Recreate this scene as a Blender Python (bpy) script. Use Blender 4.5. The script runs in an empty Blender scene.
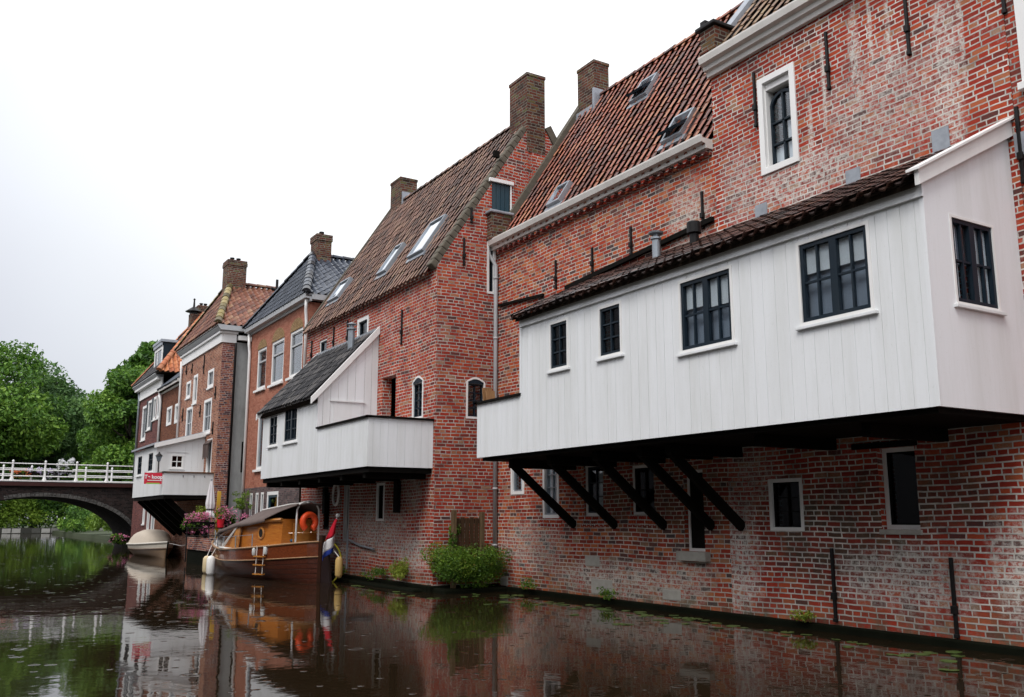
import bpy, bmesh, math, random
from mathutils import Vector, Matrix
R = math.radians
S = bpy.context.scene
COL = S.collection
random.seed(7)

# ------------------------------------------------------------------ helpers
class Frame:
    """wall frame: a runs along the wall, z is up, d is outwards"""
    def __init__(s, axis, c): s.axis, s.c = axis, c
    def p(s, a, z, d=0.0):
        return (s.c - d, a, z) if s.axis == 'x' else (a, s.c - d, z)

def auto_uv(n, co):
    ax, ay, az = abs(n[0]), abs(n[1]), abs(n[2])
    if az > .985: return co[0], co[1]
    if ax >= ay:
        k = max(math.sqrt(1 - az * az), .1)
        return co[1], co[2] / k
    k = max(math.sqrt(1 - az * az), .1)
    return co[0], co[2] / k

class MB:
    def __init__(s): s.v, s.f, s.uv = [], [], []
    def face(s, pts, uv=None):
        i = len(s.v); s.v += [tuple(p) for p in pts]
        s.f.append(list(range(i, i + len(pts)))); s.uv.append(uv)
    def raw(s, vs, fs, uvs=None):
        i = len(s.v); s.v += [tuple(p) for p in vs]
        for k, f in enumerate(fs):
            s.f.append([i + j for j in f]); s.uv.append(uvs[k] if uvs else None)
    def hexa(s, P):
        s.raw(P, [(0,3,2,1),(4,5,6,7),(0,1,5,4),(1,2,6,5),(2,3,7,6),(3,0,4,7)])
    def box(s, x0, x1, y0, y1, z0, z1):
        s.hexa([(x0,y0,z0),(x1,y0,z0),(x1,y1,z0),(x0,y1,z0),(x0,y0,z1),(x1,y0,z1),(x1,y1,z1),(x0,y1,z1)])
    def fbox(s, F, a0, a1, z0, z1, d0, d1):
        s.hexa([F.p(a0,z0,d0),F.p(a1,z0,d0),F.p(a1,z0,d1),F.p(a0,z0,d1),F.p(a0,z1,d0),F.p(a1,z1,d0),F.p(a1,z1,d1),F.p(a0,z1,d1)])
    def bar(s, p, q, w, h, up=(0,0,1)):
        p, q = Vector(p), Vector(q); t = (q - p).normalized(); u = Vector(up)
        if abs(t.dot(u)) > .98: u = Vector((0,1,0))
        r = t.cross(u).normalized() * (w / 2); u = r.cross(t).normalized() * (h / 2)
        s.hexa([p-r-u, p+r-u, p+r+u, p-r+u, q-r-u, q+r-u, q+r+u, q-r+u])
    def tube(s, pts, rad, n=8, cap=True):
        pts = [Vector(p) for p in pts]
        rad = rad if isinstance(rad, (list, tuple)) else [rad] * len(pts)
        rings = []; base = len(s.v)
        prev = None
        for i, p in enumerate(pts):
            t = (pts[min(i+1, len(pts)-1)] - pts[max(i-1, 0)])
            t = t.normalized() if t.length > 1e-9 else Vector((0,0,1))
            if prev is None:
                u = Vector((0,0,1)) if abs(t.z) < .9 else Vector((1,0,0))
                a = t.cross(u).normalized()
            else:
                a = (prev - t * prev.dot(t)).normalized()
            prev = a; b = t.cross(a)
            for k in range(n):
                th = 2 * math.pi * k / n
                s.v.append(tuple(p + (a * math.cos(th) + b * math.sin(th)) * rad[i]))
        for i in range(len(pts) - 1):
            for k in range(n):
                k2 = (k + 1) % n
                s.f.append([base+i*n+k, base+i*n+k2, base+(i+1)*n+k2, base+(i+1)*n+k]); s.uv.append(None)
        if cap:
            s.f.append([base + k for k in range(n)][::-1]); s.uv.append(None)
            e = base + (len(pts) - 1) * n
            s.f.append([e + k for k in range(n)]); s.uv.append(None)
    def lathe(s, c, prof, n=16):
        """prof: list of (r, z) about vertical axis through c"""
        base = len(s.v)
        for r, z in prof:
            for k in range(n):
                th = 2*math.pi*k/n
                s.v.append((c[0]+r*math.cos(th), c[1]+r*math.sin(th), c[2]+z))
        for i in range(len(prof)-1):
            for k in range(n):
                k2 = (k+1) % n
                s.f.append([base+i*n+k, base+i*n+k2, base+(i+1)*n+k2, base+(i+1)*n+k]); s.uv.append(None)
        s.f.append([base+k for k in range(n)][::-1]); s.uv.append(None)
        e = base+(len(prof)-1)*n
        s.f.append([e+k for k in range(n)]); s.uv.append(None)
    def prism(s, poly, fn, a0, a1):
        """poly: 2d outline, fn(a, u, v) -> point; extruded from a0 to a1"""
        n = len(poly); base = len(s.v)
        for a in (a0, a1):
            for u, v in poly: s.v.append(tuple(fn(a, u, v)))
        for k in range(n):
            k2 = (k+1) % n
            s.f.append([base+k, base+k2, base+n+k2, base+n+k]); s.uv.append(None)
        s.f.append([base+k for k in range(n)][::-1]); s.uv.append(None)
        s.f.append([base+n+k for k in range(n)]); s.uv.append(None)
    def ball(s, c, r, n=10, m=6, sc=(1,1,1)):
        prof = [(max(.001, r*math.sin(math.pi*i/m)), -r*math.cos(math.pi*i/m)) for i in range(m+1)]
        base = len(s.v); s.lathe((0,0,0), prof, n)
        for i in range(base, len(s.v)):
            v = s.v[i]; s.v[i] = (c[0]+v[0]*sc[0], c[1]+v[1]*sc[1], c[2]+v[2]*sc[2])
    def build(s, name, mat, parent=None, smooth=False, clip=None, recalc=True, bevel=0, weld=False):
        off = Vector(parent['_base']) if parent is not None and '_base' in parent else Vector((0,0,0))
        me = bpy.data.meshes.new(name)
        me.from_pydata(s.v, [], s.f)
        uvl = me.uv_layers.new(name='UVMap')
        for pi, pol in enumerate(me.polygons):
            u = s.uv[pi]
            for k, li in enumerate(pol.loop_indices):
                if u is not None: uvl.data[li].uv = u[k]
                else: uvl.data[li].uv = auto_uv(pol.normal, s.v[me.loops[li].vertex_index])
        bm = bmesh.new(); bm.from_mesh(me)
        if clip:
            for co, no in clip:
                g = bm.verts[:] + bm.edges[:] + bm.faces[:]
                bmesh.ops.bisect_plane(bm, geom=g, plane_co=co, plane_no=no, clear_outer=True)
        if weld: bmesh.ops.remove_doubles(bm, verts=bm.verts, dist=1e-4)
        if recalc: bmesh.ops.recalc_face_normals(bm, faces=bm.faces)
        bmesh.ops.translate(bm, verts=bm.verts, vec=-off)
        bm.to_mesh(me); bm.free()
        if smooth:
            for p in me.polygons: p.use_smooth = True
        me.materials.append(mat)
        o = bpy.data.objects.new(name, me); COL.objects.link(o)
        if parent is not None:
            o.parent = parent
            if '_base' in parent: o['_base'] = tuple(parent['_base'])
        if bevel:
            m = o.modifiers.new('bevel', 'BEVEL'); m.width = bevel; m.segments = 2; m.limit_method = 'ANGLE'; m.angle_limit = R(40)
        return o

def tag(o, label=None, cat=None, group=None, kind=None):
    if label: o['label'] = label
    if cat: o['category'] = cat
    if group: o['group'] = group
    if kind: o['kind'] = kind
    return o
def thing(name, label, cat, loc=(0,0,0), group=None):
    o = bpy.data.objects.new(name, None); COL.objects.link(o)
    o.location = loc; o['_base'] = tuple(loc); o.empty_display_size = .2
    return tag(o, label, cat, group)
def single(o, label, cat, group=None):
    """a one-mesh thing: move its origin to its own base"""
    me = o.data
    cs = [v.co for v in me.vertices]
    c = Vector(((min(v.x for v in cs)+max(v.x for v in cs))/2, (min(v.y for v in cs)+max(v.y for v in cs))/2, min(v.z for v in cs)))
    me.transform(Matrix.Translation(-c)); o.location = c
    return tag(o, label, cat, group)

# ------------------------------------------------------------------ materials
class NT:
    def __init__(s, name):
        s.m = bpy.data.materials.new(name); s.m.use_nodes = True
        s.t = s.m.node_tree; s.n = s.t.nodes; s.l = s.t.links
        s.out = s.n['Material Output']; s.b = s.n['Principled BSDF']
    def new(s, kind, **kw):
        n = s.n.new(kind)
        for k, v in kw.items():
            if k.startswith('i_'): n.inputs[k[2:].replace('_', ' ')].default_value = v
            else: setattr(n, k, v)
        return n
    def link(s, a, b): s.l.new(a, b)
    def math(s, op, a, b=None, clamp=False):
        n = s.new('ShaderNodeMath', operation=op, use_clamp=clamp)
        for i, x in enumerate((a, b)):
            if x is None: continue
            if isinstance(x, (int, float)): n.inputs[i].default_value = x
            else: s.link(x, n.inputs[i])
        return n.outputs[0]
    def mix(s, fac, a, b, blend='MIX'):
        n = s.new('ShaderNodeMix', data_type='RGBA', blend_type=blend)
        for sock, x in ((n.inputs[0], fac), (n.inputs[6], a), (n.inputs[7], b)):
            if isinstance(x, (int, float)): sock.default_value = x
            elif isinstance(x, (tuple, list)): sock.default_value = (x[0], x[1], x[2], 1)
            else: s.link(x, sock)
        return n.outputs[2]
    def ramp(s, fac, stops, interp='LINEAR'):
        n = s.new('ShaderNodeValToRGB'); e = n.color_ramp.elements; n.color_ramp.interpolation = interp
        while len(e) < len(stops): e.new(.5)
        for k, (p, c) in enumerate(stops):
            e[k].position = p
            e[k].color = (c, c, c, 1) if isinstance(c, (int, float)) else (c[0], c[1], c[2], 1)
        s.link(fac, n.inputs[0]); return n.outputs[0]
    def noise(s, vec, scale, detail=4, rough=.55, dist=0):
        n = s.new('ShaderNodeTexNoise'); n.inputs['Scale'].default_value = scale; n.inputs['Detail'].default_value = detail
        n.inputs['Roughness'].default_value = rough; n.inputs['Distortion'].default_value = dist
        if vec is not None: s.link(vec, n.inputs['Vector'])
        return n.outputs[0]
    def uv(s): return s.new('ShaderNodeUVMap').outputs[0]
    def pos(s): return s.new('ShaderNodeNewGeometry').outputs['Position']
    def scale(s, vec, v):
        n = s.new('ShaderNodeVectorMath', operation='MULTIPLY'); s.link(vec, n.inputs[0]); n.inputs[1].default_value = v; return n.outputs[0]
    def add(s, a, b):
        n = s.new('ShaderNodeVectorMath', operation='ADD'); s.link(a, n.inputs[0])
        if isinstance(b, (tuple, list)): n.inputs[1].default_value = b
        else: s.link(b, n.inputs[1])
        return n.outputs[0]
    def bump(s, h, strength=.5, dist=.01, normal=None):
        n = s.new('ShaderNodeBump'); n.inputs['Strength'].default_value = strength; n.inputs['Distance'].default_value = dist
        s.link(h, n.inputs['Height'])
        if normal is not None: s.link(normal, n.inputs['Normal'])
        return n.outputs[0]
    def done(s, color=None, rough=None, normal=None, **kw):
        for key, x in (('Base Color', color), ('Roughness', rough), ('Normal', normal)):
            if x is None: continue
            if isinstance(x, (int, float)): s.b.inputs[key].default_value = x
            elif isinstance(x, (tuple, list)): s.b.inputs[key].default_value = (x[0], x[1], x[2], 1)
            else: s.link(x, s.b.inputs[key])
        for k, v in kw.items(): s.b.inputs[k].default_value = v
        return s.m

RED = [(0,(.085,.045,.042)),(.05,(.17,.036,.027)),(.25,(.29,.034,.021)),(.6,(.38,.042,.022)),(.86,(.43,.080,.031)),(.96,(.40,.13,.06)),(1,(.33,.20,.13))]
def brick(name, stops=RED, mortar=(.50,.46,.42), bw=.245, bh=.079, ms=.012, white=.5, dirt=.3, wob=.019, patches=(), smear=.3, bump=.9, hue=.3, seed=0.0, mossz=None, soot=()):
    t = NT(name); uv = t.uv()
    uvs = t.add(uv, (seed*3.17, 0.0, 0))
    n = t.new('ShaderNodeTexNoise'); n.inputs['Scale'].default_value = 5.0; n.inputs['Detail'].default_value = 3; t.link(uvs, n.inputs['Vector'])
    off = t.add(n.outputs['Color'], (-.5,-.5,-.5))
    n2 = t.new('ShaderNodeTexNoise'); n2.inputs['Scale'].default_value = .55; n2.inputs['Detail'].default_value = 1; t.link(uvs, n2.inputs['Vector'])
    off2 = t.add(n2.outputs['Color'], (-.5,-.5,-.5))
    v = t.add(t.add(uvs, t.scale(off, (wob*1.6, wob, 0))), t.scale(off2, (.10, .10, 0)))
    sv = t.new('ShaderNodeSeparateXYZ'); t.link(v, sv.inputs[0])
    row = t.math('FLOOR', t.math('DIVIDE', sv.outputs[1], bh))
    rn = t.new('ShaderNodeTexWhiteNoise', noise_dimensions='1D'); t.link(row, rn.inputs['W'])
    cb = t.new('ShaderNodeCombineXYZ'); t.link(t.math('MULTIPLY', rn.outputs['Value'], bw*.33), cb.inputs[0]); v = t.add(v, cb.outputs[0])
    b = t.new('ShaderNodeTexBrick'); b.offset = .5; b.squash = .58; b.squash_frequency = 3
    for k, x in dict(Scale=1.0).items(): b.inputs[k].default_value = x
    b.inputs['Color1'].default_value = (0,0,0,1); b.inputs['Color2'].default_value = (1,1,1,1); b.inputs['Mortar'].default_value = (.5,.5,.5,1)
    t.link(t.math('MULTIPLY', t.math('ADD', .45, t.math('ADD', t.math('MULTIPLY', t.noise(uvs, 1.3, 3), .6), t.math('MULTIPLY', t.noise(uvs, 9, 3), .6))), ms), b.inputs['Mortar Size']); b.inputs['Mortar Smooth'].default_value = .25
    b.inputs['Brick Width'].default_value = bw; b.inputs['Row Height'].default_value = bh
    t.link(v, b.inputs['Vector'])
    fine = t.noise(uvs, 45, 4, .7)
    big = t.noise(uvs, .8, 5, .65)
    mid = t.noise(uvs, 3.2, 5, .65)
    tint = t.math('ADD', b.outputs['Color'], t.math('MULTIPLY', t.math('SUBTRACT', big, .5), hue), True)
    tint = t.math('ADD', tint, t.math('MULTIPLY', t.math('SUBTRACT', fine, .5), .25), True)
    c = t.ramp(tint, stops)
    c = t.mix(t.math('MULTIPLY', t.math('SUBTRACT', mid, .5), 1.5, True), c, t.mix(.6, c, (.04,.02,.018)))
    sep = t.new('ShaderNodeSeparateXYZ'); t.link(uv, sep.inputs[0])
    def patch(pu, pv, ru, rv, st):
        du = t.math('DIVIDE', t.math('SUBTRACT', sep.outputs[0], pu), ru); dv = t.math('DIVIDE', t.math('SUBTRACT', sep.outputs[1], pv), rv)
        d = t.math('ADD', t.math('MULTIPLY', du, du), t.math('MULTIPLY', dv, dv))
        d = t.math('ADD', d, t.math('MULTIPLY', t.math('SUBTRACT', t.noise(uvs, 2.6, 7, .75), .5), 3.2))
        return t.math('MULTIPLY', t.math('SUBTRACT', 1.15, d, True), st, True)
    for pp in soot:   # burnt and sooty bricks, brick by brick
        sm = t.math('MULTIPLY', patch(*pp), t.ramp(t.math('ADD', b.outputs['Color'], t.math('MULTIPLY', t.math('SUBTRACT', fine, .5), .5)), [(.25, .2), (.55, 1)]))
        c = t.mix(sm, c, t.mix(t.noise(uvs, 7, 3), (.03,.028,.024), (.10,.085,.06)))
    mcol = t.mix(t.ramp(t.noise(uvs, 2.0, 6, .7), [(.35, 0), (.62, 1)]), tuple(x*.38 for x in mortar), mortar)
    # mortar width breaks up: worn joints eat into the bricks
    fac = t.math('MULTIPLY', b.outputs['Fac'], 1.0)
    wear = t.ramp(t.noise(uvs, 14, 5, .7), [(.60, 0), (.70, .75)])
    c = t.mix(fac, c, mcol)
    c = t.mix(t.math('MULTIPLY', wear, smear), c, mcol)
    # lime bloom
    w = t.math('ADD', t.noise(t.scale(uvs, (1, .75, 1)), .75, 9, .72, .3), t.math('MULTIPLY', t.math('SUBTRACT', t.noise(uvs, 9, 4, .7), .5), .35))
    wm = t.ramp(w, [(.56, 0), (.76, 1)])
    wm = t.math('MULTIPLY', wm, white)
    for pp in patches:
        pm = patch(*pp)
        wm = t.math('MAXIMUM', wm, pm)
    spk = t.ramp(t.noise(uvs, 13, 7, .75), [(.45, 0), (.56, 1)])
    wm = t.math('MULTIPLY', wm, t.math('ADD', .10, t.math('MULTIPLY', spk, .90)))
    c = t.mix(wm, c, t.mix(t.noise(uvs, 22, 4, .7), tuple(x*.62 for x in mortar), tuple(min(.8, x*1.12) for x in mortar)))
    dm = t.math('MULTIPLY', t.ramp(t.noise(t.scale(uvs, (1,.6,1)), .5, 7, .7), [(.5, 0), (.75, 1)]), dirt)
    c = t.mix(dm, c, t.mix(.72, c, (.018,.016,.013)))
    if mossz is not None:   # algae and moss over a height band
        m = t.math('MULTIPLY', t.math('SUBTRACT', mossz, sep.outputs[1]), 2.2, True)
        m = t.math('MULTIPLY', m, t.ramp(t.noise(uvs, 4, 6, .75), [(.4, 0), (.62, 1)]))
        c = t.mix(m, c, t.mix(t.noise(uvs, 12), (.02,.03,.01), (.17,.17,.12)))
    h = t.math('ADD', t.math('MULTIPLY', t.math('SUBTRACT', 1.0, fac), 1.0), t.math('MULTIPLY', fine, .5))
    return t.done(c, .82, t.bump(h, bump, .012), **{'Specular IOR Level': .12})

def tiles(name, stops, moss=(.10,.10,.04), mossk=.3, dark=.4, rough=.42, lichen=.2, joint=.75, spec=.3):
    t = NT(name); uv = t.uv()
    fl = t.new('ShaderNodeVectorMath', operation='FLOOR'); t.link(uv, fl.inputs[0])
    wn = t.new('ShaderNodeTexWhiteNoise', noise_dimensions='2D'); t.link(fl.outputs[0], wn.inputs['Vector'])
    p = t.pos()
    big = t.noise(p, .7, 5, .65); fine = t.noise(p, 14, 5, .7); vf = t.noise(p, 60, 3, .7)
    f = t.math('ADD', wn.outputs['Value'], t.math('MULTIPLY', t.math('SUBTRACT', fine, .5), .6), True)
    c = t.ramp(f, stops)
    c = t.mix(t.math('MULTIPLY', t.ramp(big, [(.42,0),(.68,1)]), dark), c, t.mix(.65, c, (.02,.018,.017)))
    c = t.mix(t.math('MULTIPLY', t.ramp(t.noise(p, 2.2, 7, .75), [(.55,0),(.7,1)]), mossk), c, moss)
    c = t.mix(t.math('MULTIPLY', t.ramp(t.noise(p, 26, 4, .8), [(.62,0),(.7,1)]), lichen), c, (.42,.40,.34))
    sx = t.new('ShaderNodeSeparateXYZ'); t.link(uv, sx.inputs[0]); fu = t.math('FRACT', sx.outputs[0])
    jd = t.math('MULTIPLY', t.ramp(t.math('ADD', fu, t.math('MULTIPLY', t.math('SUBTRACT', fine, .5), .22)), [(.20, 1), (.46, 0)]), joint)   # shade painted, with some dirt, into the pan of every tile
    c = t.mix(jd, c, t.mix(.85, c, (.018,.014,.012)))
    r = t.math('ADD', rough-.12, t.math('MULTIPLY', fine, .35))
    return t.done(c, r, t.bump(t.math('ADD', fine, t.math('MULTIPLY', vf, .4)), .35, .008), **{'Specular IOR Level': spec})

def paint(name, col, rough=.5, dirt=.12, dirtcol=(.25,.23,.19), stretch=(1,1,.25), bump=.05, spec=.4):
    t = NT(name); p = t.pos()
    d = t.ramp(t.noise(t.scale(p, stretch), 2.2, 8, .7), [(.42,0),(.75,1)])
    c = t.mix(t.math('MULTIPLY', d, dirt), col, dirtcol)
    s = t.ramp(t.noise(p, 30, 4, .7), [(.6,0),(.75,1)])
    c = t.mix(t.math('MULTIPLY', s, dirt*.6), c, dirtcol)
    return t.done(c, rough, t.bump(t.noise(t.scale(p,(1,1,.15)), 60, 3), bump, .004), **{'Specular IOR Level': spec})

def plain(name, col, rough=.5, metal=0.0, var=.25, scale=8, bump=.1, spec=.25):
    t = NT(name); p = t.pos()
    c = t.mix(t.noise(p, scale, 5, .65), tuple(x*(1-var) for x in col), tuple(min(1,x*(1+var)) for x in col))
    return t.done(c, rough, t.bump(t.noise(p, scale*6, 4), bump, .004), Metallic=metal, **{'Specular IOR Level': spec})

def wood(name, col, dark, axis=(1,1,1), plank=None, rough=.3, coat=0.0, spec=.25):
    t = NT(name); p = t.pos()
    g = t.noise(t.scale(p, axis), 5, 6, .65, .6)
    c = t.mix(t.ramp(g, [(.3,0),(.7,1)]), dark, col)
    nrm = None
    if plank:
        sp = t.new('ShaderNodeSeparateXYZ'); t.link(t.uv(), sp.inputs[0])
        fr = t.math('FRACT', t.math('DIVIDE', sp.outputs[1], plank))
        ln = t.math('LESS_THAN', fr, .13)
        c = t.mix(t.math('MULTIPLY', ln, .75), c, (.01,.006,.004))
        nrm = t.bump(t.math('SUBTRACT', 1.0, ln), .6, .01)
    return t.done(c, rough, nrm, **{'Coat Weight': coat, 'Specular IOR Level': spec})

def glass(name, tint=(.86,.89,.91), extra=.15):
    t = NT(name); t.n.remove(t.b)
    tr = t.new('ShaderNodeBsdfTransparent'); tr.inputs[0].default_value = (*tint, 1)
    gl = t.new('ShaderNodeBsdfGlossy'); gl.inputs['Roughness'].default_value = .015; gl.inputs[0].default_value = (.95,.97,1,1)
    p = t.pos(); bn = t.bump(t.noise(p, 2.5, 2), .06, .05); t.link(bn, gl.inputs['Normal'])
    lw = t.new('ShaderNodeLayerWeight'); lw.inputs[0].default_value = .5
    f = t.math('ADD', t.math('MULTIPLY', t.math('POWER', lw.outputs['Facing'], 5.0), .9), extra*.5, True)
    mx = t.new('ShaderNodeMixShader'); t.link(f, mx.inputs[0]); t.link(tr.outputs[0], mx.inputs[1]); t.link(gl.outputs[0], mx.inputs[2])
    t.link(mx.outputs[0], t.out.inputs[0]); return t.m

def foliage(name, stops, rough=.5, trans=.25):
    t = NT(name)
    sp = t.new('ShaderNodeSeparateXYZ'); t.link(t.uv(), sp.inputs[0])
    c = t.ramp(sp.outputs[0], stops)
    t.done(c, rough, None, **{'Specular IOR Level': .3})
    tl = t.new('ShaderNodeBsdfTranslucent'); t.link(c, tl.inputs[0])
    mx = t.new('ShaderNodeMixShader'); mx.inputs[0].default_value = trans
    t.link(t.b.outputs[0], mx.inputs[1]); t.link(tl.outputs[0], mx.inputs[2]); t.link(mx.outputs[0], t.out.inputs[0])
    return t.m

M = {}
M['brickA'] = brick('old_brick_limed', mortar=(.72,.67,.61), ms=.0112, white=.5, dirt=.35, smear=.3, soot=[(9.3,1.4,1.9,.95,.9),(7.6,1.9,.8,.5,.7),(6.6,.5,.7,.4,.6),(12.5,2.0,1.0,.8,.6)],
                    patches=[(11.35,1.0,.55,1.25,.9),(10.9,2.3,.6,.5,.5),(8.2,.8,1.2,.5,.8),(6.5,1.0,.6,.8,.9),(8.0,7.6,1.2,1.0,.6),(9.6,6.9,1.4,.5,.8),(7.0,7.4,.25,1.6,.8),(8.45,8.3,.12,1.1,1),(7.85,8.4,.05,1.2,1),(9.05,8.3,.05,1.0,1),(8.15,8.7,.04,.9,1),(6.75,8.2,.05,1.2,.9),(9.35,7.6,.06,.7,.9),(10.9,7.2,.5,.8,.6)], seed=1, mossz=.5)
M['brickB'] = brick('old_brick_red_mortar', mortar=(.64,.58,.51), ms=.0098, white=.3, dirt=.3, smear=.35, hue=.35, soot=[(13.2,1.9,2.6,.8,.7),(15.5,.6,2.0,.4,.4)],
                    patches=[(17.6,1.0,1.5,.6,.7),(14.5,.45,2.5,.4,.9),(12.2,6.9,.6,.9,.9),(12.6,.6,.8,.5,.8)], seed=2, mossz=.5,
                    stops=[(0,(.07,.05,.05)),(.10,(.13,.055,.045)),(.22,(.25,.04,.024)),(.5,(.37,.046,.023)),(.72,(.43,.082,.030)),(.9,(.46,.14,.05)),(1,(.30,.17,.11))])
M['brickC'] = brick('weathered_dark_red_brick', mortar=(.62,.57,.51), ms=.0105, white=.75, hue=.5, dirt=.5, smear=.6, wob=.02, soot=[(23.5,2.2,4.5,.6,.7)],
                    patches=[(22.5,1.3,2.4,.7,1),(25.5,.9,2.2,.5,1),(20.3,.8,1.0,.5,1),(20.2,2.5,.5,.8,.6)], seed=3, mossz=.55)
M['brickCside'] = brick('gable_brick_dark', mortar=(.55,.50,.45), ms=.0105, white=.55, hue=.5, dirt=.45, smear=.6, wob=.02, seed=8)
M['brickD'] = brick('smooth_orange_brick', mortar=(.36,.2,.14), bw=.21, bh=.062, ms=.006, white=.05, dirt=.12, smear=.05, wob=.004, hue=.2, bump=.3, seed=4,
                    stops=[(0,(.29,.095,.06)),(.5,(.36,.135,.088)),(1,(.42,.175,.115))])
M['brickDlow'] = brick('sooty_grey_brick', mortar=(.22,.2,.19), bw=.21, bh=.062, ms=.007, white=.2, dirt=.5, seed=5,
                    stops=[(0,(.06,.045,.045)),(.5,(.12,.08,.08)),(1,(.17,.11,.10))])
M['brickE'] = brick('pale_orange_brick', mortar=(.5,.4,.33), bw=.22, bh=.068, ms=.008, white=.15, dirt=.2, smear=.2, seed=6,
                    stops=[(0,(.16,.06,.04)),(.3,(.28,.10,.06)),(.7,(.36,.15,.085)),(1,(.42,.2,.12))])
M['brickEside'] = brick('red_blue_brick', mortar=(.5,.42,.38), bw=.22, bh=.072, ms=.010, white=.1, dirt=.2, smear=.2, seed=6.5,
                    stops=[(0,(.06,.03,.04)),(.25,(.13,.04,.04)),(.5,(.26,.07,.05)),(.8,(.33,.11,.06)),(1,(.38,.15,.08))])
M['brickF'] = brick('brown_brick', mortar=(.14,.08,.06), bw=.21, bh=.062, ms=.007, white=.05, dirt=.25, smear=.05, seed=7,
                    stops=[(0,(.10,.035,.02)),(.5,(.17,.06,.032)),(1,(.22,.085,.045))])
M['brickG'] = brick('purple_red_brick', mortar=(.2,.12,.11), bw=.21, bh=.062, ms=.008, white=.08, dirt=.3, smear=.1, seed=7.5,
                    stops=[(0,(.08,.03,.028)),(.5,(.15,.055,.05)),(1,(.22,.08,.065))])
M['brickChim'] = brick('mossy_chimney_brick', mortar=(.22,.2,.16), white=.05, dirt=.6, smear=.4, seed=9,
                    stops=[(0,(.035,.02,.016)),(.4,(.10,.030,.020)),(.75,(.14,.045,.026)),(1,(.10,.095,.035))])
M['brickBridge'] = brick('sooty_bridge_brick', mortar=(.05,.045,.042), white=.45, dirt=.8, smear=.4, seed=10,
                    stops=[(0,(.012,.009,.009)),(.5,(.024,.016,.015)),(1,(.05,.032,.028))])
M['tileB'] = tiles('red_pantile', [(0,(.10,.038,.026)),(.3,(.20,.055,.032)),(.65,(.30,.078,.038)),(1,(.36,.145,.07))], moss=(.12,.095,.04), mossk=.35, dark=.5, rough=.25, joint=.75, spec=.45)
M['tileC'] = tiles('brown_pantile', [(0,(.09,.055,.044)),(.35,(.16,.085,.062)),(.7,(.22,.115,.08)),(1,(.28,.17,.115))], moss=(.14,.125,.06), mossk=.35, dark=.5, rough=.34, lichen=.25)
M['tileD'] = tiles('blue_glazed_pantile', [(0,(.035,.042,.055)),(.5,(.05,.06,.08)),(1,(.075,.085,.105))], mossk=.03, dark=.2, rough=.22, lichen=.0, spec=.35)
M['tileE'] = tiles('lichened_red_tile', [(0,(.09,.04,.032)),(.4,(.16,.06,.038)),(.8,(.22,.085,.05)),(1,(.27,.15,.09))], moss=(.14,.12,.05), mossk=.4, dark=.45, lichen=.3, joint=.35)
M['tileEhip'] = tiles('mossy_hip_tile', [(0,(.15,.12,.04)),(.5,(.25,.19,.06)),(1,(.30,.24,.12))], moss=(.16,.16,.04), mossk=.6, dark=.2)
M['tileG'] = tiles('bright_orange_tile', [(0,(.30,.085,.035)),(.5,(.42,.13,.05)),(1,(.5,.19,.08))], mossk=.1, dark=.2, lichen=.05, joint=.35)
M['tileK'] = tiles('dark_wet_pantile', [(0,(.018,.012,.012)),(.4,(.035,.020,.018)),(.75,(.065,.030,.024)),(1,(.10,.05,.036))], mossk=.2, dark=.4, rough=.24, lichen=.12)
M['tileK2'] = tiles('slate_grey_pantile', [(0,(.020,.020,.023)),(.4,(.040,.039,.042)),(.8,(.07,.067,.068)),(1,(.12,.11,.105))], mossk=.15, dark=.4, rough=.45, lichen=.3, spec=.15)
M['tileA'] = tiles('mossy_buff_pantile', [(0,(.13,.08,.05)),(.5,(.22,.13,.08)),(1,(.30,.2,.12))], moss=(.2,.18,.07), mossk=.6, dark=.3, lichen=.3)
M['white'] = paint('white_boards', (.76,.77,.78), .5, .34, (.36,.36,.29), (1,1,.10))
M['white2'] = paint('white_boards_grey', (.72,.73,.73), .5, .3, (.36,.36,.29), (1,1,.10))
M['trim'] = paint('white_trim', (.78,.77,.75), .42, .15)
M['gutter'] = paint('cream_gutter', (.66,.63,.59), .4, .3)
M['greygutter'] = paint('grey_gutter', (.42,.43,.44), .45, .2)
M['zinc'] = plain('zinc', (.30,.33,.36), .42, .55, .3, 5)
M['lead'] = plain('lead_flashing', (.30,.32,.35), .55, .3, .4, 6)
M['navy'] = paint('dark_blue_green_paint', (.008,.017,.027), .4, .05, spec=.2)
M['teal'] = paint('dark_teal_shutter', (.012,.045,.065), .4, .1)
M['iron'] = plain('black_iron', (.014,.013,.013), .5, .3, .3)
M['tar'] = plain('tarred_timber', (.007,.006,.005), .8, 0, .5, 6, .4, spec=.06)
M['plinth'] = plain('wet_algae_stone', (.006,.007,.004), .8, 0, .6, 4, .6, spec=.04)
M['plaster'] = paint('grey_plaster', (.36,.365,.355), .75, .5, (.10,.10,.085), (1,1,.4))
M['stone'] = plain('pale_stone', (.36,.34,.30), .8, 0, .3, 6, .5)
M['verge'] = plain('mossy_mortar_verge', (.105,.092,.07), .9, 0, .5, 7, .8)
M['glass'] = glass('window_glass')
M['glassd'] = glass('dark_window_glass', (.4,.44,.47), .08)
M['skyglass'] = glass('roof_window_glass', (.5,.54,.58), 1.2)
M['refl'] = paint('reflection_sheet', (.30,.34,.40), .8, .1)
M['curtain'] = paint('white_curtain', (.84,.84,.83), .8, .04)
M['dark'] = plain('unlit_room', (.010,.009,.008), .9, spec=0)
M['tarwood'] = wood('dark_slats', (.03,.02,.014), (.010,.007,.005), (8,8,.6), None, .8, 0, .06)
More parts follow.
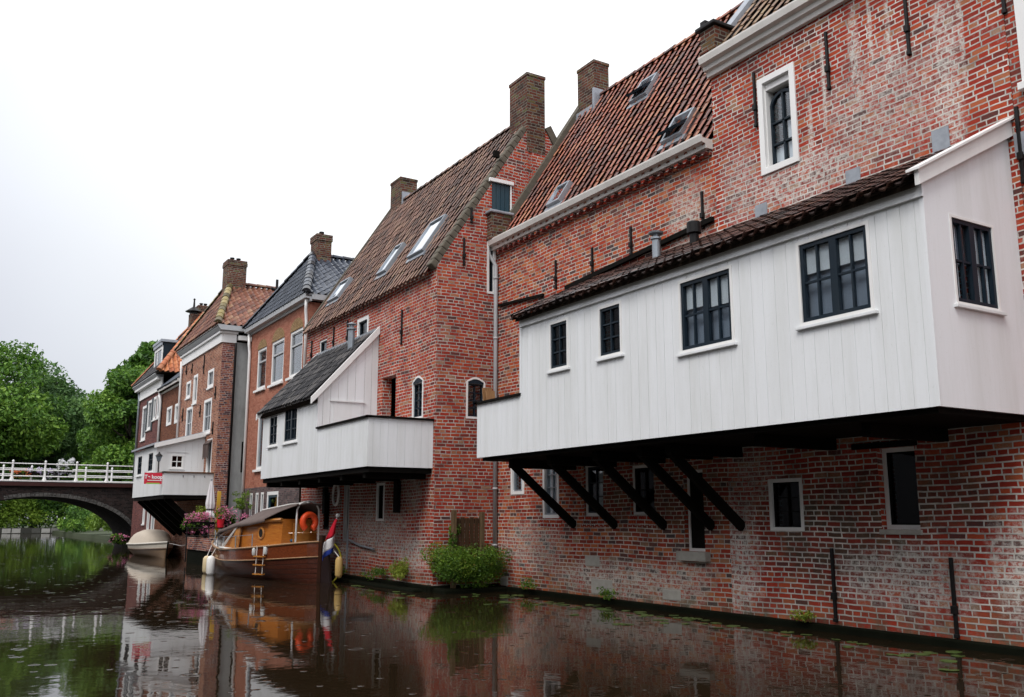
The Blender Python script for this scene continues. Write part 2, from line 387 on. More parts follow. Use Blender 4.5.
# ------------------------------------------------------------------ building pieces
def clip_poly(poly, planes):
    for (pa, pz, na, nz) in planes:
        out = []
        for i in range(len(poly)):
            p, q = poly[i], poly[(i+1) % len(poly)]
            dp = (p[0]-pa)*na + (p[1]-pz)*nz; dq = (q[0]-pa)*na + (q[1]-pz)*nz
            if dp <= 0: out.append(p)
            if dp*dq < 0:
                k = dp/(dp-dq); out.append((p[0]+(q[0]-p[0])*k, p[1]+(q[1]-p[1])*k))
        poly = out
        if len(poly) < 3: return []
    return poly

def panel(mb, F, a0, a1, z0, z1, ops=(), planes=(), reveal=.18, boards=None, d=0.0):
    A = {a0, a1}; Z = {z0, z1}
    for (oa0, oa1, oz0, oz1) in ops: A |= {oa0, oa1}; Z |= {oz0, oz1}
    grooves = []
    if boards:
        x = a0 + boards*.6; rr = random.Random(int(a0*100))
        while x < a1 - .03:
            if all(abs(x-e) > .03 for e in A):
                grooves.append((x-.004, x+.004))
            x += boards*rr.uniform(.85, 1.15)
        for g in grooves: A |= set(g)
    A = sorted(A); Z = sorted(Z)
    gs = {round(g[0], 6) for g in grooves}
    for i in range(len(A)-1):
        for j in range(len(Z)-1):
            ca, cz = (A[i]+A[i+1])/2, (Z[j]+Z[j+1])/2
            if any(o[0] < ca < o[1] and o[2] < cz < o[3] for o in ops): continue
            poly = [(A[i],Z[j]),(A[i+1],Z[j]),(A[i+1],Z[j+1]),(A[i],Z[j+1])]
            if planes: poly = clip_poly(poly, planes)
            if len(poly) < 3: continue
            dd = d - .007 if round(A[i], 6) in gs else d
            mb.face([F.p(a, z, dd) for a, z in poly])
            if dd != d and not planes:
                for aa in (A[i], A[i+1]): mb.face([F.p(aa,Z[j],d),F.p(aa,Z[j+1],d),F.p(aa,Z[j+1],dd),F.p(aa,Z[j],dd)])
    for (oa0, oa1, oz0, oz1) in ops:
        c = [(oa0,oz0),(oa1,oz0),(oa1,oz1),(oa0,oz1)]
        for k in range(4):
            p, q = c[k], c[(k+1) % 4]
            mb.face([F.p(*p, d), F.p(*q, d), F.p(*q, d-reveal), F.p(*p, d-reveal)])

def window(parent, F, a0, a1, z0, z1, rec=.06, fw=.06, fm='trim', sm='navy', cols=2, rows=3, sw=.04, mw=.022, leaves=1, sill=None, curtain=None, proud=0.0, arch=0.0, gl='glass', label=None, name='window', dark=True, refl=None):
    """frame ring in an opening a0..a1 x z0..z1; recess rec; sub-parts sash, pane, sill, curtain"""
    mb = MB(); dF = -rec
    d0, d1 = dF-.07, dF+.03
    if proud: d1 = proud
    fb = fw
    mb.fbox(F, a0, a0+fw, z0, z1, d0, d1); mb.fbox(F, a1-fw, a1, z0, z1, d0, d1)
    mb.fbox(F, a0+fw, a1-fw, z1-fw, z1, d0, d1); mb.fbox(F, a0+fw, a1-fw, z0, z0+fb, d0, d1)
    if arch:   # segmental head: curved strip over the frame, 5 mm proud
        n = 12; pts_o = [(a0+(a1-a0)*k/n, z1+arch*math.sin(math.pi*k/n)) for k in range(n+1)]
        for k in range(n):
            (p, pz), (q, qz) = pts_o[k], pts_o[k+1]
            lo = lambda z: max(z1-.002, z-.045)
            mb.hexa([F.p(p,lo(pz),-.02),F.p(q,lo(qz),-.02),F.p(q,lo(qz),.012),F.p(p,lo(pz),.012),F.p(p,pz,-.02),F.p(q,qz,-.02),F.p(q,qz,.012),F.p(p,pz,.012)])
    w = mb.build(name, M[fm], parent, bevel=0)
    if arch:
        ab = MB(); ab.face([F.p(a, z1-fw+(z-z1), .004) for a, z in pts_o]); ab.fbox(F, a0+fw, a1-fw, z1-fw, z1, .001, .014); ab.build('arch_light', M['navy'], w)
    if label: w['label'] = label
    i0, i1, j0, j1 = a0+fw, a1-fw, z0+fb, z1-fw
    sb = MB(); s0, s1 = dF-.055, dF+.012
    L = (i1-i0)/leaves
    for k in range(leaves):
        l0, l1 = i0+L*k, i0+L*(k+1)
        sb.fbox(F, l0, l0+sw, j0, j1, s0, s1); sb.fbox(F, l1-sw, l1, j0, j1, s0, s1)
        sb.fbox(F, l0+sw, l1-sw, j0, j0+sw, s0, s1); sb.fbox(F, l0+sw, l1-sw, j1-sw, j1, s0, s1)
        c = max(1, cols//leaves)
        for q in range(1, c):
            a = l0+sw+(l1-l0-2*sw)*q/c; sb.fbox(F, a-mw/2, a+mw/2, j0+sw, j1-sw, s0+.012, s1-.008)
        for q in range(1, rows):
            z = j0+sw+(j1-j0-2*sw)*q/rows; sb.fbox(F, l0+sw, l1-sw, z-mw/2, z+mw/2, s0+.015, s1-.011)
    sb.build('sash', M[sm], w)
    pb = MB(); pb.fbox(F, i0+.005, i1-.005, j0+.005, j1-.005, dF-.036, dF-.030); pb.build('pane', M[gl], w)
    if sill:
        q = MB(); sh, sp, mat, ov = sill
        q.fbox(F, a0-ov, a1+ov, z0-sh, z0-.002, -.05, sp); q.build('sill', M[mat], w, bevel=.006)
    if curtain:
        q = MB()
        for (u0, u1, v0, v1) in curtain:
            n = 8
            for k in range(n):
                p0 = i0+(i1-i0)*(u0+(u1-u0)*k/n); p1 = i0+(i1-i0)*(u0+(u1-u0)*(k+1)/n)
                e0 = dF-.05-.010*(k % 2); e1 = dF-.05-.010*((k+1) % 2)
                y0, y1 = j0+(j1-j0)*v0, j0+(j1-j0)*v1
                q.hexa([F.p(p0,y0,e0-.004),F.p(p1,y0,e1-.004),F.p(p1,y0,e1),F.p(p0,y0,e0),F.p(p0,y1,e0-.004),F.p(p1,y1,e1-.004),F.p(p1,y1,e1),F.p(p0,y1,e0)])
        q.build('curtain', M['curtain'], w)
    if refl:
        q = MB(); u0, u1, v0, v1 = refl; q.fbox(F, i0+(i1-i0)*u0, i0+(i1-i0)*u1, j0+(j1-j0)*v0, j0+(j1-j0)*v1, dF-.11, dF-.105); q.build('reflection_sheet', M['refl'], w)  # added blue-grey sheet that gives the panes their reflected tone
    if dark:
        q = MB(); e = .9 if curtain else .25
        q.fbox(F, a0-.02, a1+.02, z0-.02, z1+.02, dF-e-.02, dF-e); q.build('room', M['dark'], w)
    return w

def pantiles(mb, o, U, V, nu, nv, tw=.24, th=.31, jit=.006, roll=.052, seed=1, n=8):
    """S-shaped clay tiles; o lower corner, U along the eave, V up the slope"""
    o, U, V = Vector(o), Vector(U).normalized(), Vector(V).normalized(); N = U.cross(V).normalized()
    if N.z < 0: N = -N
    rr = random.Random(seed)
    prof = []
    for k in range(n+1):
        u = 1-k/n
        h = (.026+(roll-.01)*math.sin(math.pi*(u+.10)/.54)) if u < .34 else (.026+(roll-.01)*math.sin(math.pi*.44/.54))*max(0,1-(u-.34)/.22)-.022*math.sin(math.pi*max(0,u-.45)/.55)
        prof.append((k/n, h))
    for j in range(nv):
        for i in range(nu):
            dz = rr.uniform(-jit, jit); dl = rr.uniform(-.012, .012); tl = rr.uniform(-jit, jit); sk = rr.uniform(-.006,.006)
            low, top, lip = [], [], []
            for u, h in prof:
                b = o + U*((i+u)*tw+sk) ; t = tl*(u-.5)
                low.append(b + V*(j*th-.02+dl) + N*(h+.018+dz+t)); top.append(b + V*((j+1)*th+.02) + N*(h+dz*.4))
                lip.append(b + V*(j*th-.02+dl) + N*(h-.004+dz))
            base = len(mb.v); m = n+1
            mb.v += [tuple(p) for p in low+top+lip]
            for k in range(n):
                u0, u1 = prof[k][0]*.98+.01, prof[k+1][0]*.98+.01
                mb.f.append([base+k, base+k+1, base+m+k+1, base+m+k]); mb.uv.append([(i+u0,j+.02),(i+u1,j+.02),(i+u1,j+.98),(i+u0,j+.98)])
                mb.f.append([base+2*m+k, base+2*m+k+1, base+k+1, base+k]); mb.uv.append([(i+u0,j+.01),(i+u1,j+.01),(i+u1,j+.02),(i+u0,j+.02)])

def ridge_tiles(mb, p, q, r=.11, step=.36, seed=3):
    p, q = Vector(p), Vector(q); L = (q-p).length; n = max(1, int(L/step)); t = (q-p)/L; rr = random.Random(seed)
    for k in range(n):
        a = p+t*(L*k/n-.02); b = p+t*(L*(k+1)/n+.02); e = rr.uniform(-.008,.008)
        base = len(mb.v); up = Vector((0,0,1)); side = t.cross(up).normalized(); up = side.cross(t).normalized()
        m = 8
        for (c, rad) in ((a, r+.02), (b, r)):
            for i in range(m+1):
                th = math.pi*i/m; mb.v.append(tuple(c+side*(math.cos(th)*rad)+up*(math.sin(th)*rad*.9+e)))
        for i in range(m):
            mb.f.append([base+i, base+i+1, base+m+1+i+1, base+m+1+i]); mb.uv.append([(k*7.3+.1,k*3.1+.1)]*4)
        mb.f.append([base+i for i in range(m+1)]); mb.uv.append([(k*7.3+.1,k*3.1+.1)]*(m+1))

def chimney(parent, x0, x1, y0, y1, z0, z1, cap=.06, mat='brickChim', pots=0, corbel=True, name='chimney'):
    mb = MB(); mb.box(x0, x1, y0, y1, z0, z1)
    if corbel:
        mb.box(x0-.03, x1+.03, y0-.03, y1+.03, z1-.22, z1-.06); 
    mb.box(x0-cap*.3, x1+cap*.3, y0-cap*.3, y1+cap*.3, z1-.055, z1+.04)
    c = mb.build(name, M[mat], parent, bevel=.015)
    for k in range(pots):
        q = MB(); px = x0+(x1-x0)*(k+1)/(pots+1)
        q.lathe((px,(y0+y1)/2,z1+.02), [(.09,0),(.075,.14),(.10,.15),(.10,.2)], 10); q.build('chimney_pot', M['brickEside'] if False else M['iron'], c)
    return c

def anchor(parent, F, a, z0, z1):
    mb = MB(); mb.fbox(F, a-.022, a+.022, z0, z1, .004, .045); zm = z0+(z1-z0)*.35
    mb.fbox(F, a-.035, a+.035, zm-.05, zm+.05, .002, .07); mb.fbox(F, a-.03, a+.03, z0-.0, z0+.05, .003, .055)
    return mb.build('wall_anchor', M['iron'], parent, bevel=.006)

def skylight(parent, o, U, V, w, h, opened=0.0, fm='zinc', label=None):
    """roof window: o is the lower left corner on the roof plane"""
    o, U, V = Vector(o), Vector(U).normalized(), Vector(V).normalized(); N = U.cross(V).normalized()
    if N.z < 0: N = -N
    mb = MB()
    def bx(m, u0, u1, v0, v1, n0, n1):
        P = lambda u, v, n: o+U*u+V*v+N*n
        m.hexa([P(u0,v0,n0),P(u1,v0,n0),P(u1,v1,n0),P(u0,v1,n0),P(u0,v0,n1),P(u1,v0,n1),P(u1,v1,n1),P(u0,v1,n1)])
    f = .06
    bx(mb,0,f,0,h,-.05,.14); bx(mb,w-f,w,0,h,-.05,.14); bx(mb,f,w-f,0,f,-.05,.14); bx(mb,f,w-f,h-f,h,-.05,.15)
    bx(mb,-.08,w+.08,-.14,-.001,.02,.065)
    s = mb.build('skylight', M[fm], parent)
    if label: s['label'] = label
    if opened:   # pivot-hung leaf, tilted about its middle
        c = o+V*(h*.55)+N*.12; V2 = (V*math.cos(opened)+N*-math.sin(opened)).normalized(); N2 = U.cross(V2).normalized()
        if N2.z < 0: N2 = -N2
        oo = c-V2*(h*.5)
        def b2(m, u0, u1, v0, v1, n0, n1):
            P = lambda u, v, n: oo+U*u+V2*v+N2*n
            m.hexa([P(u0,v0,n0),P(u1,v0,n0),P(u1,v1,n0),P(u0,v1,n0),P(u0,v0,n1),P(u1,v0,n1),P(u1,v1,n1),P(u0,v1,n1)])
        q = MB(); g = .05
        b2(q,.02,.02+g,0,h,-.03,.03); b2(q,w-.02-g,w-.02,0,h,-.03,.03); b2(q,.02+g,w-.02-g,0,g,-.03,.03); b2(q,.02+g,w-.02-g,h-g,h,-.03,.03)
        q.build('sash', M['navy'], s)
        q = MB(); b2(q,.02+g,w-.02-g,g,h-g,-.005,.005); q.build('pane', M['skyglass'], s)
        q = MB(); bx(q,f,w-f,f,h-f,-.3,-.28); q.build('room', M['dark'], s)
    else:
        q = MB(); bx(q,f,w-f,f,h-f,.10,.11); q.build('pane', M['skyglass'], s)
        q = MB(); bx(q,f,w-f,f,h-f,-.02,.0); q.build('blind', M['curtain'], s)
    return s

def cornice(parent, F, a0, a1, z, prof, mat='gutter', name='gutter'):
    mb = MB(); mb.prism(prof, lambda a, u, v: F.p(a, z+v, u), a0, a1)
    return mb.build(name, M[mat], parent)
def pipe(parent, pts, r=.045, mat='zinc', name='downpipe', clips=()):
    mb = MB(); mb.tube(pts, r, 10)
    for c in clips: mb.tube([(c[0],c[1],c[2]-.025),(c[0],c[1],c[2]+.025)], r+.012, 10)
    return mb.build(name, M[mat], parent, smooth=True)
GUT = [(0,-.30),(.10,-.30),(.12,-.22),(.20,-.20),(.22,-.12),(.33,-.10),(.36,0),(.36,.03),(.30,.03),(.29,-.03),(.02,-.03),(0,.0)]

FX0 = Frame('x', 0.0)
# ================================================================== house A (tall, nearest)
hA = thing('brick_house', 'tall lime streaked red brick house with one white framed window high in its wall', 'house', (0,8.8,0))
ops = [(9.6,10.4,7.22,8.93),(9.92,10.6,1.42,2.22),(7.95,8.55,1.46,2.58)]
mb = MB(); panel(mb, FX0, 6.15, 11.5, -.4, 9.6, ops, reveal=.22)
mb.face([(0,6.15,-.4),(6,6.15,-.4),(6,6.15,9.6),(0,6.15,9.6)]); mb.face([(0,11.5,-.4),(6,11.5,-.4),(6,11.5,9.6),(0,11.5,9.6)])
mb.face([(6,6.15,-.4),(6,11.5,-.4),(6,11.5,9.6),(6,6.15,9.6)]); mb.face([(0,6.15,9.6),(6,6.15,9.6),(6,11.5,9.6),(0,11.5,9.6)])
mb.build('wall', M['brickA'], hA)
q = MB(); q.fbox(FX0,9.6,9.71,7.22,8.93,-.2,.03); q.fbox(FX0,10.29,10.4,7.22,8.93,-.2,.03); q.fbox(FX0,9.71,10.29,8.82,8.93,-.2,.03); q.fbox(FX0,9.71,10.29,7.22,7.33,-.2,.03); q.fbox(FX0,9.71,9.73,7.33,8.82,-.22,-.03); q.fbox(FX0,10.27,10.29,7.33,8.82,-.22,-.03); q.fbox(FX0,9.73,10.27,8.70,8.82,-.215,-.04); q.build('window_frame', M['trim'], hA, bevel=.006)
# arched inner sash of that window
w_in = MB(); a0, a1, z0, z1 = 9.715, 10.285, 7.335, 8.36
for (p, q, r_, s_) in ((a0,a0+.05,z0,z1),(a1-.05,a1,z0,z1),(a0+.05,a1-.05,z0,z0+.05),((a0+a1)/2-.018,(a0+a1)/2+.018,z0+.05,z1+.24),(a0+.05,a1-.05,7.72,7.75),(a0+.05,a1-.05,8.1,8.13)): w_in.fbox(FX0, p, q, r_, s_, -.18, -.12)
n = 12
for k in range(n):
    t0, t1 = math.pi*k/n, math.pi*(k+1)/n; am = (a0+a1)/2; ro, ri = (a1-a0)/2, (a1-a0)/2-.05
    P = lambda th, r, d: FX0.p(am+math.cos(th)*r, z1+math.sin(th)*r, d)
    w_in.hexa([P(t0,ri,-.18),P(t0,ro,-.18),P(t0,ro,-.12),P(t0,ri,-.12),P(t1,ri,-.18),P(t1,ro,-.18),P(t1,ro,-.12),P(t1,ri,-.12)])
aw = w_in.build('arched_sash', M['navy'], hA)
q = MB(); q.fbox(FX0, 9.74,10.26,7.36,8.62,-.165,-.155); q.build('pane', M['glass'], aw)
q = MB(); q.fbox(FX0, 9.74,9.97,7.36,7.72,-.20,-.195); q.fbox(FX0, 10.03,10.26,7.36,7.68,-.20,-.195); q.fbox(FX0,9.74,9.98,7.75,8.09,-.21,-.205); q.build('curtain', M['curtain'], aw)
q = MB(); q.fbox(FX0, 9.6,10.4,7.22,8.93,-.62,-.6); q.build('room', M['dark'], aw)
window(hA, FX0, 9.92, 10.6, 1.42, 2.22, rec=.05, fw=.055, proud=.012, cols=2, rows=3, sw=.02, mw=.014, sm='tar', gl='glassd')
window(hA, FX0, 7.95, 8.55, 1.46, 2.58, rec=.14, fw=.06, cols=1, rows=1, sw=.02, sm='tar', gl='glassd', sill=(.07,.03,'stone',.03))
q = MB(); q.fbox(FX0, 7.9, 8.95, 2.58, 2.66, 0, .035); q.build('lintel', M['tar'], hA)
for a, z0, z1 in ((10.46,8.12,9.1),(8.93,8.16,9.13),(7.52,8.1,9.25),(9.42,.14,1.18),(7.53,.11,1.11)): anchor(hA, FX0, a, z0, z1)
cornice(hA, FX0, 6.1, 11.52, 9.74, [(a*.8, b) for a, b in GUT])
for a, z in ((7.17,6.62),(8.62,6.52),(10.46,6.52)):
    q = MB(); q.fbox(FX0, a-.13, a+.13, z-.2, z+.24, .004, .014); q.build('lead_patch', M['lead'], hA)
q = MB(); q.fbox(FX0, 6.2, 19.05, -.5, .1, .003, .14); plA = q
# roof A
slA = Vector((.62,0,.78)); mb = MB(); pantiles(mb, (-.12,11.35,9.74), (0,-1,0), slA, 23, 12, seed=11)
rA = mb.build('roof', M['tileA'], hA)
q = MB(); q.hexa([Vector((-.1,11.3,9.62)),Vector((-.1,6.15,9.62)),Vector((0,6.15,9.55)),Vector((0,11.3,9.55)),Vector((2.8,11.3,13.2)),Vector((2.8,6.15,13.2)),Vector((3.1,6.15,13.2)),Vector((3.1,11.3,13.2))]); q.build('roof_board', M['tarwood'], rA)
q = MB(); q.bar(Vector((-.05,11.42,9.85)), Vector((-.05,11.42,9.85))+slA*4.3, .24, .2); q.build('verge', M['lead'], hA)
q = MB(); q.box(-.12,.30,11.25,11.62,9.62,10.36); q.box(-.14,.32,11.23,11.64,9.9,9.96); pr = q.build('gable_pier', M['brickChim'], hA, bevel=.015)
q = MB(); q.box(-.19,.37,11.19,11.68,10.36,10.43); q.box(.0,.12,11.6,11.74,10.43,10.66); q.build('cap', M['iron'], pr, bevel=.015)

# ================================================================== house B
hB = thing('brick_house', 'red brick house with a steep red pantile roof and three small roof windows', 'house', (0,15.3,0))
opsB = [(17.88,18.45,2.15,2.95),(16.5,17.12,1.62,2.92),(14.95,15.6,1.66,2.7),(13.4,14.1,1.68,2.6),(12.1,12.6,1.05,2.45)]
mb = MB(); panel(mb, FX0, 11.502, 19.1, -.4, 8.3, opsB, reveal=.2)
sB = 1.571; xr, zr = 2.65, 8.3+2.65*sB
for y in (11.53, 19.09):
    mb.face([(0.002,y,-.4),(xr*2,y,-.4),(xr*2,y,8.3),(xr,y,zr),(0.002,y,8.3)])
mb.face([(xr*2,11.53,-.4),(xr*2,19.09,-.4),(xr*2,19.09,8.3),(xr*2,11.53,8.3)])
mb.build('wall', M['brickB'], hB)
window(hB, FX0, 17.88,18.45,2.15,2.95, rec=.04, fw=.07, proud=.015, cols=1, rows=1, sw=.035, sm='zinc', curtain=[(.1,.5,0,.8)])
window(hB, FX0, 16.5,17.12,1.62,2.92, rec=.05, fw=.07, proud=.01, cols=2, rows=4, sm='zinc', curtain=[(0,1,0,.95)])
window(hB, FX0, 14.95,15.6,1.66,2.7, rec=.08, fw=.06, cols=2, rows=3, sm='navy', curtain=[(0,.6,0,.9)])
window(hB, FX0, 13.4,14.1,1.68,2.6, rec=.1, fw=.05, cols=2, rows=2, sm='tar', gl='glassd')
d = window(hB, FX0, 12.1,12.6,1.05,2.45, rec=.12, fw=.05, cols=1, rows=1, sm='tar', sw=.2, gl='glassd', name='door', sill=(.16,.12,'stone',.12))
for a0, a1, z in ((16.42,17.2,1.62),(14.87,15.68,1.66),(13.3,14.2,1.68)):   # rowlock courses under the windows
    q = MB(); x = a0
    while x < a1-.03: q.fbox(FX0, x, x+.055, z-.2, z-.01, -.02, .012); x += .068
    q.build('brick_sill', M['brickA'], hB)
for a, z0, z1 in ((16.52,6.6,7.25),(15.16,6.66,7.2),(13.87,6.72,7.3),(11.83,6.7,7.4)): anchor(hB, FX0, a, z0, z1)
q = MB(); q.bar((-.04,18.98,6.7),(-.04,17.0,6.56),.05,.06); q.bar((-.05,16.1,6.52),(-.05,11.55,6.8),.07,.09); q.build('old_flashing', M['tar'], hB)
for a, z, w_, h_ in ((15.35,.78,.5,.22),(15.05,.3,.7,.3),(13.0,.28,.5,.2),(18.75,.2,.35,.2)):
    q = MB(); q.fbox(FX0, a-w_/2, a+w_/2, z-h_/2, z+h_/2, -.05, .008); q.build('stone_block', M['stone'], hB, bevel=.02)
cornice(hB, FX0, 11.53, 19.32, 8.3, [(0,-.2),(.16,-.2),(.18,-.12),(.27,-.1),(.30,0),(.30,.03),(.25,.03),(.24,-.02),(.02,-.02),(0,0)])
mb = MB()
for k in range(31):   # scalloped tile course under the gutter
    y = 11.65+.24*k; mb.tube([FX0.p(y,8.03,0),FX0.p(y,8.06,.13)], .06, 8)
mb.fbox(FX0, 11.55, 19.05, 8.0, 8.09, -.03, .05); mb.build('corbel_course', M['brickCside'], hB)
Ub, Vb = Vector((0,-1,0)), Vector((1,0,sB)).normalized()
Lb = math.hypot(xr+.12, (xr+.12)*sB)
mb = MB(); pantiles(mb, (-.12,18.98,8.3-.12*sB+.03), Ub, Vb, 31, int(Lb/.31)+1, tw=.2405, seed=21)
rB = mb.build('roof', M['tileB'], hB, clip=[((xr,0,zr+.2),(1,0,0)),((0,11.535,0),(0,-1,0))], recalc=True)
q = MB(); q.hexa([(-.1,19.05,8.12),(-.1,11.54,8.12),(.1,11.54,8.12),(.1,19.05,8.12),(xr-.02,19.05,zr-.08),(xr-.02,11.54,zr-.08),(xr+.1,11.54,zr-.2),(xr+.1,19.05,zr-.2)]); q.face([(xr,19.05,zr),(xr,11.54,zr),(5.4,11.54,8.2),(5.4,19.05,8.2)]); q.build('roof_board', M['tarwood'], rB)
q = MB(); ridge_tiles(q, (xr,11.6,zr+.02), (xr,19.0,zr+.02), .12); q.build('ridge_tiles', M['tileB'], rB)
q = MB(); q.bar((-.15,19.08,8.3-.15*sB+.22),(xr,19.08,zr+.14),.22,.16); q.build('verge', M['verge'], hB)
q = MB(); q.box(-.3,.26,18.86,19.22,8.32,9.0); q.box(-.32,.28,18.84,19.24,8.32,8.42); pr = q.build('gable_pier', M['brickChim'], hB, bevel=.015)
q = MB(); q.box(-.36,.32,18.82,19.26,9.0,9.07); q.build('cap', M['lead'], pr, bevel=.02)
chimney(hB, 2.46, 2.95, 18.3, 19.05, 11.9, 13.5, corbel=False)
q = MB(); q.box(2.34,2.42,18.2,19.0,zr-.75,zr-.25); q.box(2.34,2.9,18.16,18.24,zr-.5,zr+.2); q.build('lead_flashing', M['lead'], hB, bevel=.01)
def onB(x, y, up=0.0): return Vector((x, y, 8.3+x*sB+.05))
skylight(hB, onB(.16,17.02), Ub, Vb, .52, .62, label='closed roof window near the gutter')
skylight(hB, onB(1.72,15.85), Ub, Vb, .6, .72, opened=.42, label='roof window tilted open near the ridge')
skylight(hB, onB(.26,13.12), Ub, Vb, .6, .72, opened=.42, label='roof window tilted open above the gutter')
pipe(hB, [(-.22,19.16,8.12),(-.2,19.16,8.0),(-.07,19.06,7.72),(-.07,19.06,6.9),(-.07,19.06,.55)], .05, 'greygutter', clips=[(-.07,19.06,z) for z in (7.4,5.9,4.4,2.3,1.0)])

# ================================================================== house Z at the frame's edge
hZ = thing('brick_house', 'brick house cut off by the right edge, only a white frame and some wall showing', 'house', (0,3.4,0))
mb = MB(); panel(mb, FX0, .6, 6.14, -.4, 9.4, [(4.4,5.98,7.02,9.2)], reveal=.15); mb.face([(0,.6,-.4),(6,.6,-.4),(6,.6,9.4),(0,.6,9.4)]); mb.face([(0,.6,9.4),(6,.6,9.4),(6,6.14,9.4),(0,6.14,9.4)]); mb.face([(0,6.14,-.4),(6,6.14,-.4),(6,6.14,9.4),(0,6.14,9.4)])
mb.build('wall', M['brickCside'], hZ)
window(hZ, FX0, 4.4, 5.98, 7.02, 9.2, rec=.02, fw=.14, proud=.05, cols=2, rows=3, sill=(.1,.1,'trim',.04), gl='glassd')
anchor(hZ, FX0, 6.10, 5.73, 6.75); anchor(hZ, FX0, 6.12, 8.05, 9.0)
plA.fbox(FX0, .6, 6.19, -.5, .1, .003, .14)
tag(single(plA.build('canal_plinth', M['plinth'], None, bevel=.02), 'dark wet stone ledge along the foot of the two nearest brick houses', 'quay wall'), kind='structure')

# ================================================================== kitchen 1
k1 = thing('hanging_kitchen', 'long white boarded hanging kitchen on black struts, nearest the camera, with four dark windows', 'hanging kitchen', (-.9,11,2.8))
FK = Frame('x', -1.88); FKe = Frame('y', 6.26)
wins = [(13.405,14.015,4.255,5.165),(11.865,12.505,4.265,5.165),(9.325,10.465,4.045,5.175),(7.005,8.145,4.055,5.185)]
mb = MB(); panel(mb, FK, 6.26, 15.0, 2.83, 5.30, wins, reveal=.08, boards=.2)
panel(mb, FK, 15.0, 16.72, 2.83, 3.93, [], boards=.2)
endw = (-1.41,-.53,4.045,5.135)
panel(mb, FKe, -1.88, -.003, 2.83, 6.5, [endw], planes=[(-1.88,5.50,-.50,1.03)], reveal=.08)
Fl = Frame('y', 15.0); pl = MB()
mb.face([(-1.88,15.0,2.83),(-.003,15.0,2.83),(-.003,15.0,6.35),(-1.88,15.0,5.3)])
mb.face([(-1.86,6.28,2.84),(-.003,6.28,2.84),(-.003,16.7,2.84),(-1.86,16.7,2.84)])
mb.face([(-1.88,16.72,2.83),(-.003,16.72,2.83),(-.003,16.72,3.93),(-1.88,16.72,3.93)])
mb.face([(-1.84,15.0,2.9),(-.003,15.0,2.9),(-.003,16.7,2.9),(-1.84,16.7,2.9)])
mb.face([(-1.82,15.0,2.84),(-1.82,16.7,2.84),(-1.82,16.7,3.93),(-1.82,15.0,3.93)])
mb.build('wall', M['white'], k1, recalc=False)
for i, (a0, a1, z0, z1) in enumerate(wins):
    big = a1-a0 > .8
    window(k1, FK, a0, a1, z0, z1, rec=.02, fw=.045, proud=.012, cols=4 if big else 2, rows=2 if big else 3, leaves=2 if big else 1, sw=.055 if big else .045, mw=.026,
           sill=(.045,.05,'white',.05), curtain=[(0,1,.62,1)] if i == 3 else ([(0,.45,.55,1),(.5,1,.6,1)] if i == 2 else None), refl=(0,1,0,.7) if big else None)
window(k1, FKe, *endw, rec=.02, fw=.035, proud=.01, cols=4, rows=2, leaves=2, sw=.05, mw=.026, sill=(.045,.05,'white2',.05), curtain=[(0,.2,.0,1),(.62,.95,0,1)], refl=(.2,.6,.5,1))
q = MB(); q.fbox(FK, 6.24, 15.02, 5.27, 5.43, 0.002, .035); q.fbox(FK, 6.24, 15.0, 5.255, 5.27, .002, .045); q.fbox(FK, 14.96, 15.03, 2.83, 5.27, .002, .02); q.fbox(FK, 6.245, 6.30, 2.83, 5.27, .002, .014); q.build('fascia', M['white'], k1)
q = MB(); q.box(-1.93,-1.80,14.98,16.77,3.93,3.975); q.box(-1.93,-.003,16.66,16.77,3.931,3.976); q.build('parapet_cap', M['tar'], k1)
V1 = Vector((2.05,0,1.06)).normalized()
mb = MB(); pantiles(mb, (-2.07,15.08,5.43), (0,-1,0), V1, 42, 11, tw=.21, th=.215, seed=31, jit=.009, roll=.036)
r1 = mb.build('roof', M['tileK'], k1, clip=[((-.01,0,0),(1,0,0))])
q = MB(); q.hexa([(-1.98,15.05,5.36),(-1.98,6.3,5.36),(-1.98,6.3,5.42),(-1.98,15.05,5.42),(-.004,15.05,6.36),(-.004,6.3,6.36),(-.004,6.3,6.42),(-.004,15.05,6.42)]); q.build('roof_board', M['tarwood'], r1)
q = MB(); q.hexa([Vector((-2.02,6.19,5.36)),Vector((-2.02,6.25,5.36)),Vector((-2.02,6.25,5.55)),Vector((-2.02,6.19,5.55)),Vector((-.0,6.19,6.40)),Vector((-.0,6.25,6.40)),Vector((-.0,6.25,6.62)),Vector((-.0,6.19,6.62))])
q.hexa([Vector((-2.06,6.15,5.53)),Vector((-2.06,6.33,5.53)),Vector((-2.06,6.33,5.56)),Vector((-2.06,6.15,5.56)),Vector((-.0,6.15,6.62)),Vector((-.0,6.33,6.62)),Vector((-.0,6.33,6.65)),Vector((-.0,6.15,6.65))])
q.build('bargeboard', M['trim'], k1)
q = MB(); q.bar((-2.03,15.1,5.46),(0,15.1,6.5),.05,.12); q.build('bargeboard', M['tar'], k1)
q = MB(); q.fbox(FX0, 6.0, 6.17, 6.1, 6.4, .002, .03); q.build('lead_flashing', M['lead'], k1)
q = MB(); q.tube([(-.62,12.42,6.0),(-.62,12.42,6.5)], .075, 14); q.lathe((-.62,12.42,6.5), [(.075,0),(.075,.04),(.10,.06),(.10,.09),(.05,.1),(.05,.15),(.13,.16),(.14,.19),(.02,.23)], 14); q.build('flue', M['zinc'], k1, smooth=False)
q = MB(); q.tube([(-.55,11.5,6.0),(-.55,11.5,6.42)], .08, 14); q.lathe((-.55,11.5,6.42), [(.08,0),(.125,.02),(.125,.2),(.11,.22)], 14); q.build('flue', M['iron'], k1)
q = MB(); q.box(-1.80,-.003,6.34,16.62,2.765,2.825)
